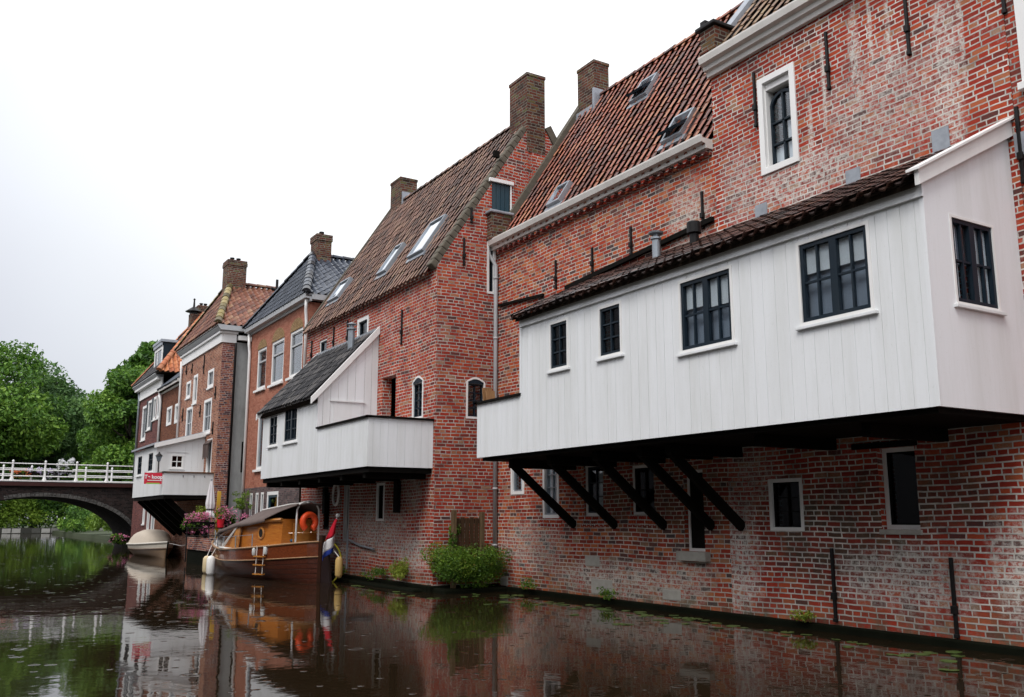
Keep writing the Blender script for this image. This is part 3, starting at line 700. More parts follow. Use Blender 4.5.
for y in (15.93,14.56,13.12,11.9,11.2,9.3,7.5): q.box(-1.55,-.003,y-.07,y+.07,2.60,2.765)
q.build('underfloor', M['tar'], k1)
for y in (15.93,14.56,13.12,11.9,11.2):
    q = MB(); q.bar((.0,y,1.46),(-1.45,y+.12,2.70),.10,.15); q.build('strut', M['tar'], k1, bevel=.01)
tag(single((lambda q: (q.bar((-1.66,16.5,2.93),(-1.74,16.56,4.27),.22,.03,up=(0,1,0)), q.bar((-1.66,16.36,2.93),(-1.73,16.45,4.20),.2,.03,up=(0,1,0)), q)[-1])(MB()).build('leaning_board', wood('raw_board', (.36,.2,.09), (.22,.11,.05), (8,8,1)), None), 'brown wooden boards leaning inside the white balcony of the nearest hanging kitchen', 'board'))
# ================================================================== house C (gable towards the camera)
hC = thing('brick_house', 'steep gabled dark brick house with two mossy chimneys and a blue shutter in its gable', 'house', (-1.65,23.6,0))
xC, yC, yC2 = -1.65, 19.1, 28.2
FC = Frame('x', xC); FG = Frame('y', yC)
sC = 1.571; xrC = 1.2; zeC = 7.52; zrC = zeC+(xrC-xC)*sC
opsC = [(19.74,20.33,3.95,4.85),(21.32,22.15,3.9,5.2),(26.42,27.05,6.42,6.98),(23.2,24.0,6.45,7.08),(24.2,24.75,1.0,2.66),(21.85,22.35,1.55,2.5),(25.7,26.2,1.3,2.35)]
mb = MB(); panel(mb, FC, yC, yC2, -.4, zeC, opsC, reveal=.25)
mb.build('wall', M['brickC'], hC)
opsG = [(-.17,.36,9.0,9.88),(-.85,-.33,3.92,4.8),(-.30,-.06,7.0,8.35)]
mb = MB()
L1 = (xC, zeC, -sC, 1.0); L2 = (2*xrC-xC, zeC, sC, 1.0)
panel(mb, FG, xC, 2*xrC-xC, -.4, zrC, opsG, planes=[L1, L2], reveal=.2)
mb.face([(xC,yC2,-.4),(2*xrC-xC,yC2,-.4),(2*xrC-xC,yC2,zeC),(xrC,yC2,zrC),(xC,yC2,zeC)])
mb.face([(2*xrC-xC,yC,-.4),(2*xrC-xC,yC2,-.4),(2*xrC-xC,yC2,zeC),(2*xrC-xC,yC,zeC)])
mb.build('gable', M['brickCside'], hC)
window(hC, FC, 19.74,20.33,3.95,4.85, rec=.04, fw=.045, proud=.012, cols=2, rows=4, sw=.03, arch=.13)
window(hC, FG, -.85,-.33,3.92,4.8, rec=.04, fw=.05, proud=.012, cols=2, rows=4, sw=.03, arch=.11)
window(hC, FG, -.30,-.06,7.0,8.35, rec=.04, fw=.06, proud=.012, cols=1, rows=1, sw=.02, gl='glassd')
q = MB(); q.fbox(FG, -.16,.35,9.01,9.88,-.12,-.03)
for k in range(4): q.fbox(FG, -.155+.126*k,-.045+.126*k,9.02,9.87,-.03,-.015)
sh = q.build('shutter', M['teal'], hC)
q = MB(); q.fbox(FG, -.25,.44,9.88,9.97,-.05,.06); q.fbox(FG,.36,.40,9.0,9.88,-.04,.02); q.build('lintel', M['trim'], hC)
q = MB(); q.fbox(FC, 21.3,22.17,3.9,5.2,-.5,-.48); q.build('niche', M['brickC'], hC)
window(hC, FC, 26.42,27.05,6.42,6.98, rec=.05, fw=.05, cols=1, rows=1, sw=.03, gl='glassd')
window(hC, FC, 23.2,24.0,6.45,7.08, rec=.05, fw=.09, proud=.01, cols=1, rows=1, sw=.03, gl='glassd')
window(hC, FC, 24.2,24.75,1.0,2.66, rec=.08, fw=.07, fm='greygutter', sm='plaster', cols=1, rows=1, sw=.16, gl='glassd', name='door')
window(hC, FC, 21.85,22.35,1.55,2.5, rec=.05, fw=.06, proud=.01, cols=1, rows=1, sm='tar', gl='glassd')
window(hC, FC, 25.7,26.2,1.3,2.35, rec=.06, fw=.04, fm='tar', sm='tar', cols=1, rows=1, gl='glassd')
q = MB()   # oval white plate on the wall under the kitchen
pts = [FC.p(25.16+.22*math.cos(2*math.pi*k/20), 2.28+.30*math.sin(2*math.pi*k/20), .03) for k in range(21)]
q.tube(pts, .035, 8); q.build('oval_frame', M['trim'], hC, smooth=True)
for (a, z0, z1, F_) in ((27.7,6.4,7.1,FC),(25.8,6.5,7.2,FC),(21.0,5.9,6.8,FC),(24.7,6.4,7.2,FC),(-.95,7.6,8.3,FG),(-.75,8.7,9.1,FG)): anchor(hC, F_, a, z0, z1)
q = MB(); q.fbox(FG, -.12,.04,10.55,10.72,-.05,.03); q.build('vent_brick', M['tar'], hC)
Vc = Vector((1,0,sC)).normalized(); Uc = Vector((0,-1,0)); Lc = math.hypot(xrC-xC+.15, (xrC-xC+.15)*sC)
mb = MB(); pantiles(mb, (xC-.14,28.25,zeC-.14*sC+.05), Uc, Vc, 37, int(Lc/.31)+1, tw=.2405, seed=41, jit=.012)
rC = mb.build('roof', M['tileC'], hC, clip=[((xrC,0,0),(1,0,0)),((0,19.36,0),(0,-1,0))])
q = MB(); q.hexa([(xC+.02,28.19,zeC-.1),(xC+.02,19.14,zeC-.1),(xC+.2,19.14,zeC-.1),(xC+.2,28.19,zeC-.1),(xrC-.02,28.19,zrC-.08),(xrC-.02,19.14,zrC-.08),(xrC+.1,19.14,zrC-.2),(xrC+.1,28.19,zrC-.2)])
q.face([(xrC,28.19,zrC),(xrC,19.14,zrC),(4.1,19.14,zeC),(4.1,28.19,zeC)]); q.build('roof_board', M['tarwood'], rC)
q = MB(); ridge_tiles(q, (xrC,19.5,zrC+.05), (xrC,28.1,zrC+.05), .12); q.build('ridge_tiles', M['tileC'], rC)
q = MB(); rr = random.Random(5); n = 26
for k in range(n):   # rough mortar verge, one lump per brick course
    t0, t1 = k/n, (k+1)/n; e = rr.uniform(-.025,.03)
    p0 = Vector((xC-.1+(xrC-.25-xC)*t0, yC+.14, zeC-.1*sC+(xrC-.25-xC)*sC*t0+.12)); p1 = Vector((xC-.1+(xrC-.25-xC)*t1, yC+.14, zeC-.1*sC+(xrC-.25-xC)*sC*t1+.12))
    q.bar(p0, p1, .25+e*.5, .18+e)
q.build('verge', M['verge'], hC, bevel=.03)
q = MB(); q.bar((2*xrC-xC,yC+.1,zeC+.1),(xrC+.3,yC+.1,zrC-.3),.3,.2); q.build('verge', M['verge'], hC)
q = MB(); q.bar((xC-.1,28.2,zeC-.05),(xrC,28.2,zrC+.1),.12,.14); q.build('verge', M['verge'], hC)
chimney(hC, .86, 1.42, yC-.03, 19.95, 10.9, 13.05, corbel=False)
q = MB(); q.box(.83,.9,yC-.025,yC+.1,9.2,10.9); q.box(1.0,1.5,yC-.02,yC+.1,9.6,10.9); q.build('flue_breast', M['brickCside'], hC)
chimney(hC, 1.0, 1.62, 27.2, 28.0, 11.4, 12.85, corbel=False)
q = MB(); q.box(1.05,1.62,27.12,27.19,11.9,12.35); q.build('lead_flashing', M['lead'], hC)
def onC(x, y): return Vector((x, y, zeC+(x-xC)*sC+.09))
skylight(hC, onC(-1.24,21.5), Uc, Vc, .92, 1.25, label='largest roof window, next to the gable')
skylight(hC, onC(-1.24,23.5), Uc, Vc, .58, 1.05, label='middle roof window')
skylight(hC, onC(-1.24,27.4), Uc, Vc, .9, .8, label='farthest roof window')
q = MB(); q.fbox(FC, 19.1,28.2,-.5,.14,.003,.15); q.fbox(FG, -1.8,-.02,-.5,.14,.003,.15)
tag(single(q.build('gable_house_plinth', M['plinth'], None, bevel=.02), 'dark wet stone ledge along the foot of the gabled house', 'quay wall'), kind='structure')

# ================================================================== kitchen 2
k2 = thing('hanging_kitchen', 'white hanging kitchen with a steep grey tiled lean-to roof and a corner balcony', 'hanging kitchen', (-2.4,23.2,2.7))
F2 = Frame('x', -3.26); F2g = Frame('y', 22.47); F2e = Frame('y', 19.18)
w2 = [(25.68,26.47,3.63,4.55),(23.98,25.12,3.63,4.62)]
mb = MB(); panel(mb, F2, 22.47, 27.1, 2.74, 4.72, w2, boards=.2, reveal=.08); panel(mb, F2, 19.18, 22.47, 2.74, 3.82, [], boards=.2)
panel(mb, F2e, -3.26, -1.655, 2.74, 3.82, [], boards=.2)
panel(mb, F2g, -3.26, -1.655, 2.85, 6.5, [], planes=[(-3.26,4.72,-1.10,1.0)], boards=.22)
mb.face([(-3.26,27.1,2.74),(-1.655,27.1,2.74),(-1.655,27.1,6.45),(-3.26,27.1,4.72)])
mb.face([(-3.24,19.2,2.75),(-1.655,19.2,2.75),(-1.655,27.08,2.75),(-3.24,27.08,2.75)]); mb.face([(-3.2,19.24,2.85),(-1.655,19.24,2.85),(-1.655,22.46,2.85),(-3.2,22.46,2.85)])
mb.face([(-3.2,19.24,2.8),(-3.2,22.46,2.8),(-3.2,22.46,3.82),(-3.2,19.24,3.82)]); mb.face([(-3.2,19.24,2.8),(-1.655,19.24,2.8),(-1.655,19.24,3.82),(-3.2,19.24,3.82)])
mb.build('wall', M['white'], k2, recalc=False)
window(k2, F2, *w2[0], rec=.02, fw=.05, proud=.012, cols=2, rows=3, sw=.05, sill=(.045,.05,'white',.05))
window(k2, F2, *w2[1], rec=.02, fw=.05, proud=.012, cols=4, rows=3, leaves=2, sw=.05, sill=(.045,.05,'white',.05))
q = MB(); q.box(-3.31,-3.18,19.13,22.44,3.821,3.866); q.box(-3.31,-1.655,19.13,19.25,3.822,3.867); q.build('parapet_cap', M['tar'], k2)
q = MB(); q.fbox(F2g, -2.85,-2.82,3.0,4.55,.002,.012); q.fbox(F2g,-2.12,-2.09,3.0,4.55,.002,.012); q.fbox(F2g,-2.82,-2.12,3.1,4.5,.002,.008); q.fbox(F2g,-2.95,-2.0,4.55,4.59,.002,.04)
dd = q.build('door', M['white2'], k2)
q = MB(); q.fbox(F2g, -2.03,-2.0,3.95,4.2,.004,.06); q.build('handle', M['zinc'], dd)
V2 = Vector((1.6,0,1.76)).normalized()
mb = MB(); pantiles(mb, (-3.42,27.2,4.60), (0,-1,0), V2, 20, 8, tw=.235, th=.31, seed=51, jit=.006, roll=.062)
r2 = mb.build('roof', M['tileK2'], k2, clip=[((-1.66,0,0),(1,0,0)),((0,22.52,0),(0,-1,0))])
q = MB(); q.hexa([(-3.36,27.12,4.55),(-3.36,22.5,4.55),(-3.30,22.5,4.50),(-3.30,27.12,4.50),(-1.66,27.12,6.40),(-1.66,22.5,6.40),(-1.66,22.5,6.3),(-1.66,27.12,6.3)]); q.build('roof_board', M['tarwood'], r2)
for y0, y1 in ((22.38,22.46),(27.11,27.19)):
    q = MB(); q.hexa([Vector((-3.46,y0,4.45)),Vector((-3.46,y1,4.45)),Vector((-3.46,y1,4.62)),Vector((-3.46,y0,4.62)),Vector((-1.66,y0,6.42)),Vector((-1.66,y1,6.42)),Vector((-1.66,y1,6.63)),Vector((-1.66,y0,6.63))]); q.build('bargeboard', M['trim'], k2)
q = MB(); q.box(-1.75,-1.66,22.5,27.1,6.46,6.56); q.build('lead_flashing', M['lead'], k2)
q = MB(); q.tube([(-2.1,23.3,5.9),(-2.1,23.3,6.62)], .09, 12); q.lathe((-2.1,23.3,6.62), [(.09,0),(.13,.02),(.13,.06),(.06,.08),(.06,.14),(.15,.16),(.02,.22)], 12); q.build('flue', M['zinc'], k2)
q = MB(); q.box(-3.2,-1.655,19.24,27.06,2.62,2.735)
for y in (19.6,21,22.5,24,25.5,26.8): q.box(-3.15,-1.655,y-.07,y+.07,2.50,2.62)
q.build('underfloor', M['tar'], k2)
for y in (20.96,25.9):
    q = MB(); q.bar((-1.72,y,1.75),(-1.72,y,2.5),.1,.2,up=(0,1,0)); q.build('strut', M['tar'], k2)

# ================================================================== house D
hD = thing('brick_house', 'smooth orange brick house with tall arched windows and a blue glazed hipped roof', 'house', (-1.2,32.8,0))
xD = -1.2; FD = Frame('x', xD); yD0, yD1, zD = 29.4, 36.2, 8.75
up = [(34.1,35.25,6.42,8.0),(32.0,33.45,6.40,8.0),(30.0,31.35,6.40,8.02)]
lo = [(33.65,34.8,3.4,5.45),(31.6,32.9,3.4,5.45)]
mb = MB(); panel(mb, FD, yD0, yD1, 2.75, zD, up+lo, reveal=.12)
for y in (yD0, yD1): mb.face([(xD,y,2.75),(6,y,2.75),(6,y,zD),(xD,y,zD)])
mb.face([(6,yD0,-.2),(6,yD1,-.2),(6,yD1,zD),(6,yD0,zD)])
mb.build('wall', M['brickD'], hD)
gops = [(35.0,35.35,1.3,2.55),(34.25,34.6,1.3,2.55),(33.6,33.95,1.3,2.55),(31.9,33.2,.9,2.55)]
mb = MB(); panel(mb, FD, yD0, yD1, -.4, 2.75, gops, reveal=.1)
for y in (yD0, yD1): mb.face([(xD,y,-.4),(6,y,-.4),(6,y,2.75),(xD,y,2.75)])
mb.build('base_wall', M['brickDlow'], hD)
M['archpanel'] = brick('yellow_arch_brick', stops=[(0,(.27,.17,.07)),(1,(.40,.27,.13))], mortar=(.25,.15,.1), bw=.1, bh=.06, ms=.008, white=0, dirt=.1, smear=0, seed=12)
for o in up:
    w = window(hD, FD, *o, rec=.05, fw=.09, fm='trim', sm='greygutter', cols=1, rows=1, sw=.035, mw=.04, sill=(.09,.09,'trim',.08), curtain=[(0,.22,0,1)])
    q = MB(); am = (o[0]+o[1])/2; r = (o[1]-o[0])/2; n = 14
    poly = [(am+r*math.cos(math.pi*k/n), o[3]+.002+r*.6*math.sin(math.pi*k/n)) for k in range(n+1)]
    q.face([FD.p(a, z, .012) for a, z in poly]); 
    for k in range(n): q.face([FD.p(*poly[k],.012),FD.p(*poly[k+1],.012),FD.p(*poly[k+1],-.01),FD.p(*poly[k],-.01)])
    q.build('arch_panel', M['archpanel'], hD)
    q = MB(); q.fbox(FD, o[0]+.09, o[1]-.09, o[2]+(o[3]-o[2])*.66, o[2]+(o[3]-o[2])*.66+.06, -.1, -.03); q.build('transom', M['greygutter'], w)
for o in lo: window(hD, FD, *o, rec=.05, fw=.09, fm='trim', sm='greygutter', cols=1, rows=1, sw=.035, mw=.04, sill=(.09,.09,'trim',.08), curtain=[(0,.4,0,1)])
for o in gops[:3]: window(hD, FD, *o, rec=.03, fw=.07, fm='trim', sm='greygutter', cols=1, rows=1, sw=.02, gl='glassd')
window(hD, FD, *gops[3], rec=.03, fw=.12, fm='trim', sm='teal', cols=1, rows=1, sw=.08, name='door')
ov = .22; xf, y0, y1 = xD-ov, yD0-ov, yD1+ov; ym = (y0+y1)/2; ze = 8.98; xa, za = .0, 11.35
def hip_roof(house, xf, y0, y1, ze, xa, za, matf, mats, hipmat, seed, xback=6.0):
    ym = (y0+y1)/2
    Vf = Vector((xa-xf,0,za-ze)).normalized(); L = (Vector((xa,0,za))-Vector((xf,0,ze))).length
    mb = MB(); pantiles(mb, (xf,y1,ze), (0,-1,0), Vf, int((y1-y0)/.24)+1, int(L/.3)+1, tw=.24, th=.3, seed=seed)
    def plane(ya, out):   # vertical plane through the hip line
        d = Vector((xa-xf, ym-ya, 0)).normalized(); n = Vector((d.y, -d.x, 0)); 
        if n.y*out < 0: n = -n
        return ((xf, ya, 0), tuple(n))
    r = mb.build('roof', M[matf], house, clip=[plane(y0,-1), plane(y1,1)])
    Vs = Vector((0,ym-y0,za-ze)).normalized(); L = (Vector((0,ym,za))-Vector((0,y0,ze))).length
    mb = MB(); pantiles(mb, (xf,y0,ze), (1,0,0), Vs, int((xback-xf)/.24), int(L/.3)+1, tw=.24, th=.3, seed=seed+1)
    c0 = plane(y0,-1); n = Vector(c0[1])
    mb.build('roof_slope', M[mats], house, clip=[(c0[0], tuple(-n)), ((0,ym,0),(0,1,0))])
    q = MB(); q.face([(xf,y0,ze-.06),(xa,ym,za-.06),(xf,y1,ze-.06)]); q.face([(xf,y0,ze-.06),(xback,y0,ze-.06),(xback,ym,za-.06),(xa,ym,za-.06)]); q.face([(xf,y1,ze-.06),(xback,y1,ze-.06),(xback,ym,za-.06),(xa,ym,za-.06)]); q.face([(xf,y0,ze-.07),(xback,y0,ze-.07),(xback,y1,ze-.07),(xf,y1,ze-.07)])
    q.build('roof_board', M['tarwood'], r)
    q = MB(); ridge_tiles(q, (xf,y0,ze+.06), (xa,ym,za+.06), .13, .38); ridge_tiles(q, (xf,y1,ze+.06), (xa,ym,za+.06), .13, .38); q.build('hip_tiles', M[hipmat], r)
    q = MB(); ridge_tiles(q, (xa,ym,za+.05), (xback,ym,za+.05), .12, .38); q.build('ridge_tiles', M[mats], r)
    return r
hip_roof(hD, xf, y0, y1, ze, xa, za, 'tileD', 'tileD', 'tileD', 61)
gp = [(0,-.24),(.06,-.24),(.08,-.16),(.24,-.14),(.26,.0),(.2,.02),(0,.02)]
cornice(hD, FD, yD0-.2, yD1+.2, 8.98, gp, 'greygutter'); q = MB(); q.box(xD-.02,5,yD0-.25,yD0-.003,8.8,8.98); q.build('gutter', M['greygutter'], hD)
chimney(hD, .0, .58, 32.4, 33.1, 11.0, 12.1, pots=1, cap=.1)
pipe(hD, [(xD-.12,36.15,8.8),(xD-.1,36.15,8.3),(xD-.07,36.12,8.0),(xD-.07,36.12,.6)], .055, 'trim')
pipe(hD, [(xD-.15,29.35,8.8),(xD-.12,29.45,8.5),(xD-.07,29.5,8.1),(xD-.07,29.5,5.0)], .05, 'trim')

# ================================================================== house E
hE = thing('brick_house', 'orange brick house with a lichened hipped roof whose side wall is grey plaster', 'house', (-2.15,40.4,0))
xE = -2.15; FE = Frame('x', xE); yE0, yE1, zE = 36.9, 43.9, 8.55; FEs = Frame('y', yE0)
opsE = [(37.98,38.95,6.88,7.62),(42.0,42.85,6.88,7.62),(40.75,41.5,6.5,7.75),(38.05,39.3,5.02,6.42),(41.35,42.5,5.02,6.42),(37.6,38.4,3.2,4.75)]
mb = MB(); panel(mb, FE, yE0, yE1, -.4, zE, opsE, reveal=.1); mb.face([(xE,yE1,-.4),(5,yE1,-.4),(5,yE1,zE),(xE,yE1,zE)]); mb.face([(5,yE0,-.4),(5,yE1,-.4),(5,yE1,zE),(5,yE0,zE)])
mb.build('wall', M['brickE'], hE)
mb = MB(); panel(mb, FEs, xE, -1.66, -.4, zE); mb.build('side_wall', M['brickEside'], hE)
mb = MB(); mb.box(-1.66, 5, yE0+.02, yE0+.2, -.4, zE); mb.build('plaster_wall', M['plaster'], hE)
q = MB(); q.fbox(FEs, -1.18,-.98,3.4,4.6,-.015,-.012); q.build('slot_window', M['tar'], hE)
for i, o in enumerate(opsE):
    window(hE, FE, *o, rec=.03, fw=.11, proud=.012, fm='trim', sm='trim' if i in (2,5) else 'greygutter', cols=1 if i in (2,5) else 2, rows=2 if i in (3,4) else 1, sw=.03, mw=.04, sill=(.07,.05,'trim',.02), gl='glassd', name='door' if i == 5 else 'window')
for a, z0, z1 in ((43.0,8.0,8.4),(41.9,7.9,8.35),(39.7,7.6,8.4),(37.5,6.3,6.8),(39.9,5.8,6.3),(43.2,5.9,6.5),(37.6,4.9,5.4)): anchor(hE, FE, a, z0, z1)
q = MB(); q.fbox(FE, yE0-.04,yE1+.04,8.5,8.86,.003,.06); q.fbox(FE, yE0-.1,yE1+.06,8.86,8.95,.003,.14); q.fbox(FEs, xE+.003,-1.62,8.5,8.86,.003,.06); q.fbox(FEs, xE+.003,-1.58,8.86,8.95,.003,.14); q.fbox(FEs,-1.58,3,8.62,8.80,.003,.2); q.build('cornice', M['trim'], hE)
cornice(hE, FE, yE0-.28, yE1+.15, 9.14, [(0,-.18),(.16,-.18),(.24,-.08),(.28,0),(.28,.03),(0,.03)], 'greygutter'); q = MB(); q.box(xE-.0,3,yE0-.28,yE0-.003,8.96,9.16); q.build('gutter', M['greygutter'], hE)
hip_roof(hE, xE-.28, yE0-.25, yE1+.2, 9.18, -1.1, 11.75, 'tileE', 'tileE', 'tileEhip', 74, 4.5)
chimney(hE, -1.35, -.52, 40.0, 40.8, 11.3, 12.75, pots=2, cap=.05)
q = MB(); q.tube([(.35,38.3,10.9),(.35,38.3,11.7)], .06, 8); q.tube([(.1,38.3,11.3),(.6,38.3,11.15)], .07, 8); q.build('roof_vent', M['iron'], hE)
pipe(hE, [(-1.64,36.8,8.5),(-1.64,36.83,8.2),(-1.64,36.83,.6)], .045, 'iron')
pipe(hE, [(xE-.1,43.8,8.7),(xE-.07,43.85,8.1),(xE-.07,43.85,4.5)], .05, 'trim')
q = MB()   # scalloped sun awning over the terrace door
for k in range(7):
    y = 37.6+.12*k; q.hexa([FE.p(y,4.66,.02),FE.p(y+.12,4.66,.02),FE.p(y+.12,4.50,.16),FE.p(y,4.50,.16),FE.p(y,4.70,.02),FE.p(y+.12,4.70,.02),FE.p(y+.12,4.54,.16),FE.p(y,4.54,.16)]); q.fbox(FE, y, y+.12, 3.95+.06*(k%2), 4.53, .145, .16)
q.build('awning', paint('brown_awning', (.06,.035,.03), .8, .3), hE)

# ================================================================== house F
hF = thing('brick_house', 'low narrow brown brick house with a dark blue tiled roof squeezed between two taller houses', 'house', (-2.1,46.2,0))
xF = -2.1; FF = Frame('x', xF); opsF = [(45.9,47.0,6.0,6.9),(44.1,45.2,5.97,6.88)]
mb = MB(); panel(mb, FF, 43.92, 48.48, -.4, 7.8, opsF, reveal=.1); mb.face([(4,43.92,-.4),(4,48.48,-.4),(4,48.48,7.8),(4,43.92,7.8)])
for y in (43.92, 48.48): mb.face([(xF,y,-.4),(4,y,-.4),(4,y,7.8),(xF,y,7.8)])
mb.build('wall', M['brickF'], hF)
for o in opsF: window(hF, FF, *o, rec=.02, fw=.12, proud=.02, cols=1, rows=1, sw=.03, sm='trim', gl='glassd')
Vf = Vector((1,0,.95)).normalized(); mb = MB(); pantiles(mb, (xF-.25,48.5,7.9), (0,-1,0), Vf, 19, 10, seed=81); rf = mb.build('roof', M['tileD'], hF)
q = MB(); q.hexa([(xF-.2,48.48,7.8),(xF-.2,43.92,7.8),(xF-.1,43.92,7.78),(xF-.1,48.48,7.78),(.1,48.48,10.0),(.1,43.92,10.0),(.2,43.92,9.9),(.2,48.48,9.9)]); q.face([(.1,48.48,10),(.1,43.92,10),(4,43.92,7.8),(4,48.48,7.8)]); q.build('roof_board', M['tarwood'], rf)
skylight(hF, Vector((-1.55,46.6,8.66)), (0,-1,0), Vf, 1.3, .8)
cornice(hF, FF, 43.95, 48.45, 7.95, gp, 'gutter')
pipe(hF, [(xF-.15,48.4,7.8),(xF-.07,48.42,7.3),(xF-.07,48.42,4.2)], .06, 'trim')

# ================================================================== house G
hG = thing('brick_house', 'purple brick corner house by the bridge with a dark dormer and an orange tiled hip', 'house', (-2.1,51.5,0))
xG = -2.1; FGx = Frame('x', xG); yG0, yG1 = 48.52, 54.5
opsG2 = [(52.3,53.5,5.75,7.6),(50.95,52.0,6.2,7.75),(49.85,50.6,6.6,7.8),(48.95,49.6,6.6,7.8)]
lowG = [(50.85,51.4,1.35,2.4),(48.3,49.1,.9,2.5),(49.6,50.2,1.0,2.5)]
mb = MB(); panel(mb, FGx, yG0, yG1, -.4, 8.05, opsG2+lowG, reveal=.1)
for y in (yG0, yG1): mb.face([(xG,y,-.4),(5,y,-.4),(5,y,8.05),(xG,y,8.05)])
mb.face([(5,yG0,-.4),(5,yG1,-.4),(5,yG1,8.05),(5,yG0,8.05)]); mb.build('wall', M['brickG'], hG)
for i, o in enumerate(opsG2+lowG): window(hG, FGx, *o, rec=.03, fw=.13, proud=.015, cols=2, rows=2 if i < 2 else 1, sw=.03, sm='greygutter', gl='glassd', sill=(.07,.06,'trim',.02), name='door' if i == 5 else 'window')
for a0, a1 in ((50.55,50.9),(52.05,52.28)):
    q = MB(); q.fbox(FGx, a0,a1,6.1,7.8,.003,.04); q.build('shutter', M['navy'], hG)
q = MB(); q.fbox(FGx, yG0-.02,yG1+.05,8.0,8.5,.003,.08); q.fbox(FGx, yG0-.02,yG1+.2,8.5,8.62,.003,.3); q.build('cornice', M['trim'], hG)
cornice(hG, FGx, yG0-.05, yG1+.3, 8.75, [(0,-.14),(.3,-.14),(.42,0),(.42,.03),(0,.03)], 'greygutter')
hip_roof(hG, xG-.38, yG0-.75, yG1+.25, 8.8, .3, 12.6, 'tileK2', 'tileG', 'tileG', 91, 4.5)
dm = MB(); dm.box(-2.0,.2,49.6,51.55,8.8,10.6); dor = dm.build('dormer', M['navy'], hG)
q = MB(); q.box(-2.15,.2,49.48,51.67,10.6,10.73); q.box(-2.12,-2.05,49.55,51.6,10.42,10.6); q.build('dormer_roof', M['lead'], dor)
q = MB(); q.box(-2.05,-2.0,49.6,49.75,8.95,10.4); q.box(-2.05,-2.0,51.4,51.57,8.95,10.4); q.box(-2.05,-2.0,49.75,51.4,8.95,9.1); q.box(-2.05,-2.0,49.75,51.4,10.25,10.4); q.box(-2.04,-2.0,50.7,50.8,9.1,10.25); q.build('window_frame', M['trim'], dor)
q = MB(); q.box(-2.02,-2.004,49.75,51.4,9.1,10.25); q.build('pane', M['glassd'], dor)
q = MB(); q.box(-1.3,-.95,49.55,49.595,9.95,10.3); q.build('vent_grille', M['trim'], dor)
chimney(hG, -.40, .0, 51.2, 51.7, 11.2, 12.55, corbel=False, cap=.02)
q = MB(); q.lathe((-.2,51.45,12.6), [(.22,0),(.22,.12),(.45,.14),(.06,.42),(.04,.8),(.07,.83),(.02,.9)], 12); q.build('chimney_cowl', M['iron'], hG)
chimney(hG, .1, .78, 51.8, 52.5, 12.0, 13.2, corbel=False, pots=2, cap=.05)
pipe(hG, [(xG-.1,54.45,8.5),(xG-.07,54.45,8.0),(xG-.07,54.45,3.6)], .06, 'zinc')

# ================================================================== kitchen 3
k3 = thing('hanging_kitchen', 'white hanging kitchen with an open terrace beside the bridge, farthest of the three', 'hanging kitchen', (-3,40.3,2.5))
F3 = Frame('x', -4.0); F3g = Frame('y', 38.8); F3e = Frame('y', 37.1)
w3 = [(41.7,42.75,3.4,4.28),(39.35,40.4,3.45,4.28)]
mb = MB(); panel(mb, F3, 38.8, 43.5, 2.5, 4.46, w3, boards=.24, reveal=.08); panel(mb, F3, 37.1, 38.8, 2.5, 3.33, boards=.24)
panel(mb, F3e, -4.0, xE-.003, 2.5, 3.33, boards=.24); wg = (-3.45,-2.95,3.58,4.13)
panel(mb, F3g, -4.0, xE-.003, 2.6, 5.0, [wg], planes=[(-4.0,4.46,-.28,1.0)], boards=.24, reveal=.06)
mb.face([(-4,43.5,2.5),(xE-.003,43.5,2.5),(xE-.003,43.5,4.98),(-4,43.5,4.46)]); mb.face([(-3.98,37.12,2.52),(xE-.003,37.12,2.52),(xE-.003,43.48,2.52),(-3.98,43.48,2.52)]); mb.face([(-3.98,37.14,2.6),(xE-.003,37.14,2.6),(xE-.003,38.8,2.6),(-3.98,38.8,2.6)])
mb.face([(-3.94,37.16,2.6),(-3.94,38.8,2.6),(-3.94,38.8,3.33),(-3.94,37.16,3.33)]); mb.face([(-3.94,37.16,2.6),(xE-.003,37.16,2.6),(xE-.003,37.16,3.33),(-3.94,37.16,3.33)])
mb.build('wall', M['white2'], k3, recalc=False)
for o in w3: window(k3, F3, *o, rec=.02, fw=.06, proud=.012, cols=2, rows=3, sw=.04, sill=(.05,.06,'white2',.05))
window(k3, F3g, *wg, rec=.02, fw=.045, proud=.015, cols=2, rows=2, sw=.02, sm='trim', mw=.03, sill=(.04,.05,'white2',.04), gl='glassd')
q = MB(); q.fbox(F3g, -3.6,-2.8,4.22,4.25,.002,.03); q.build('lintel', M['white2'], k3)
q = MB(); q.hexa([(-4.15,38.68,4.47),(-4.15,43.6,4.47),(xE-.003,43.6,5.03),(xE-.003,38.68,5.03),(-4.15,38.68,4.55),(-4.15,43.6,4.55),(xE-.003,43.6,5.11),(xE-.003,38.68,5.11)]); q.build('roof', M['lead'], k3)
q = MB(); q.hexa([(-4.12,38.63,4.36),(-4.12,38.675,4.36),(xE-.003,38.675,4.90),(xE-.003,38.63,4.90),(-4.12,38.63,4.53),(-4.12,38.675,4.53),(xE-.003,38.675,5.09),(xE-.003,38.63,5.09)]); q.build('bargeboard', M['trim'], k3)
q = MB(); q.box(-4.05,-3.92,37.05,38.66,3.331,3.375); q.box(-4.05,xE-.003,37.05,37.18,3.332,3.376); q.build('parapet_cap', wood('brown_cap', (.16,.08,.04),(.07,.035,.02)), k3)
q = MB(); q.box(-3.95,xE-.003,37.14,43.46,2.36,2.515); q.build('underfloor', M['tar'], k3)
for y in (37.6,39,40.5,42,43.2):
    q = MB(); q.bar((xE-.003,y,.95),(-3.75,y+.05,2.38),.16,.2); q.build('strut', M['tar'], k3)
for a in (-3.3,-2.9,-2.5):
    q = MB(); q.tube([F3e.p(a,3.22,.01),F3e.p(a,3.24,.06),F3e.p(a,3.16,.07)], .012, 6); q.build('hook', M['iron'], k3)
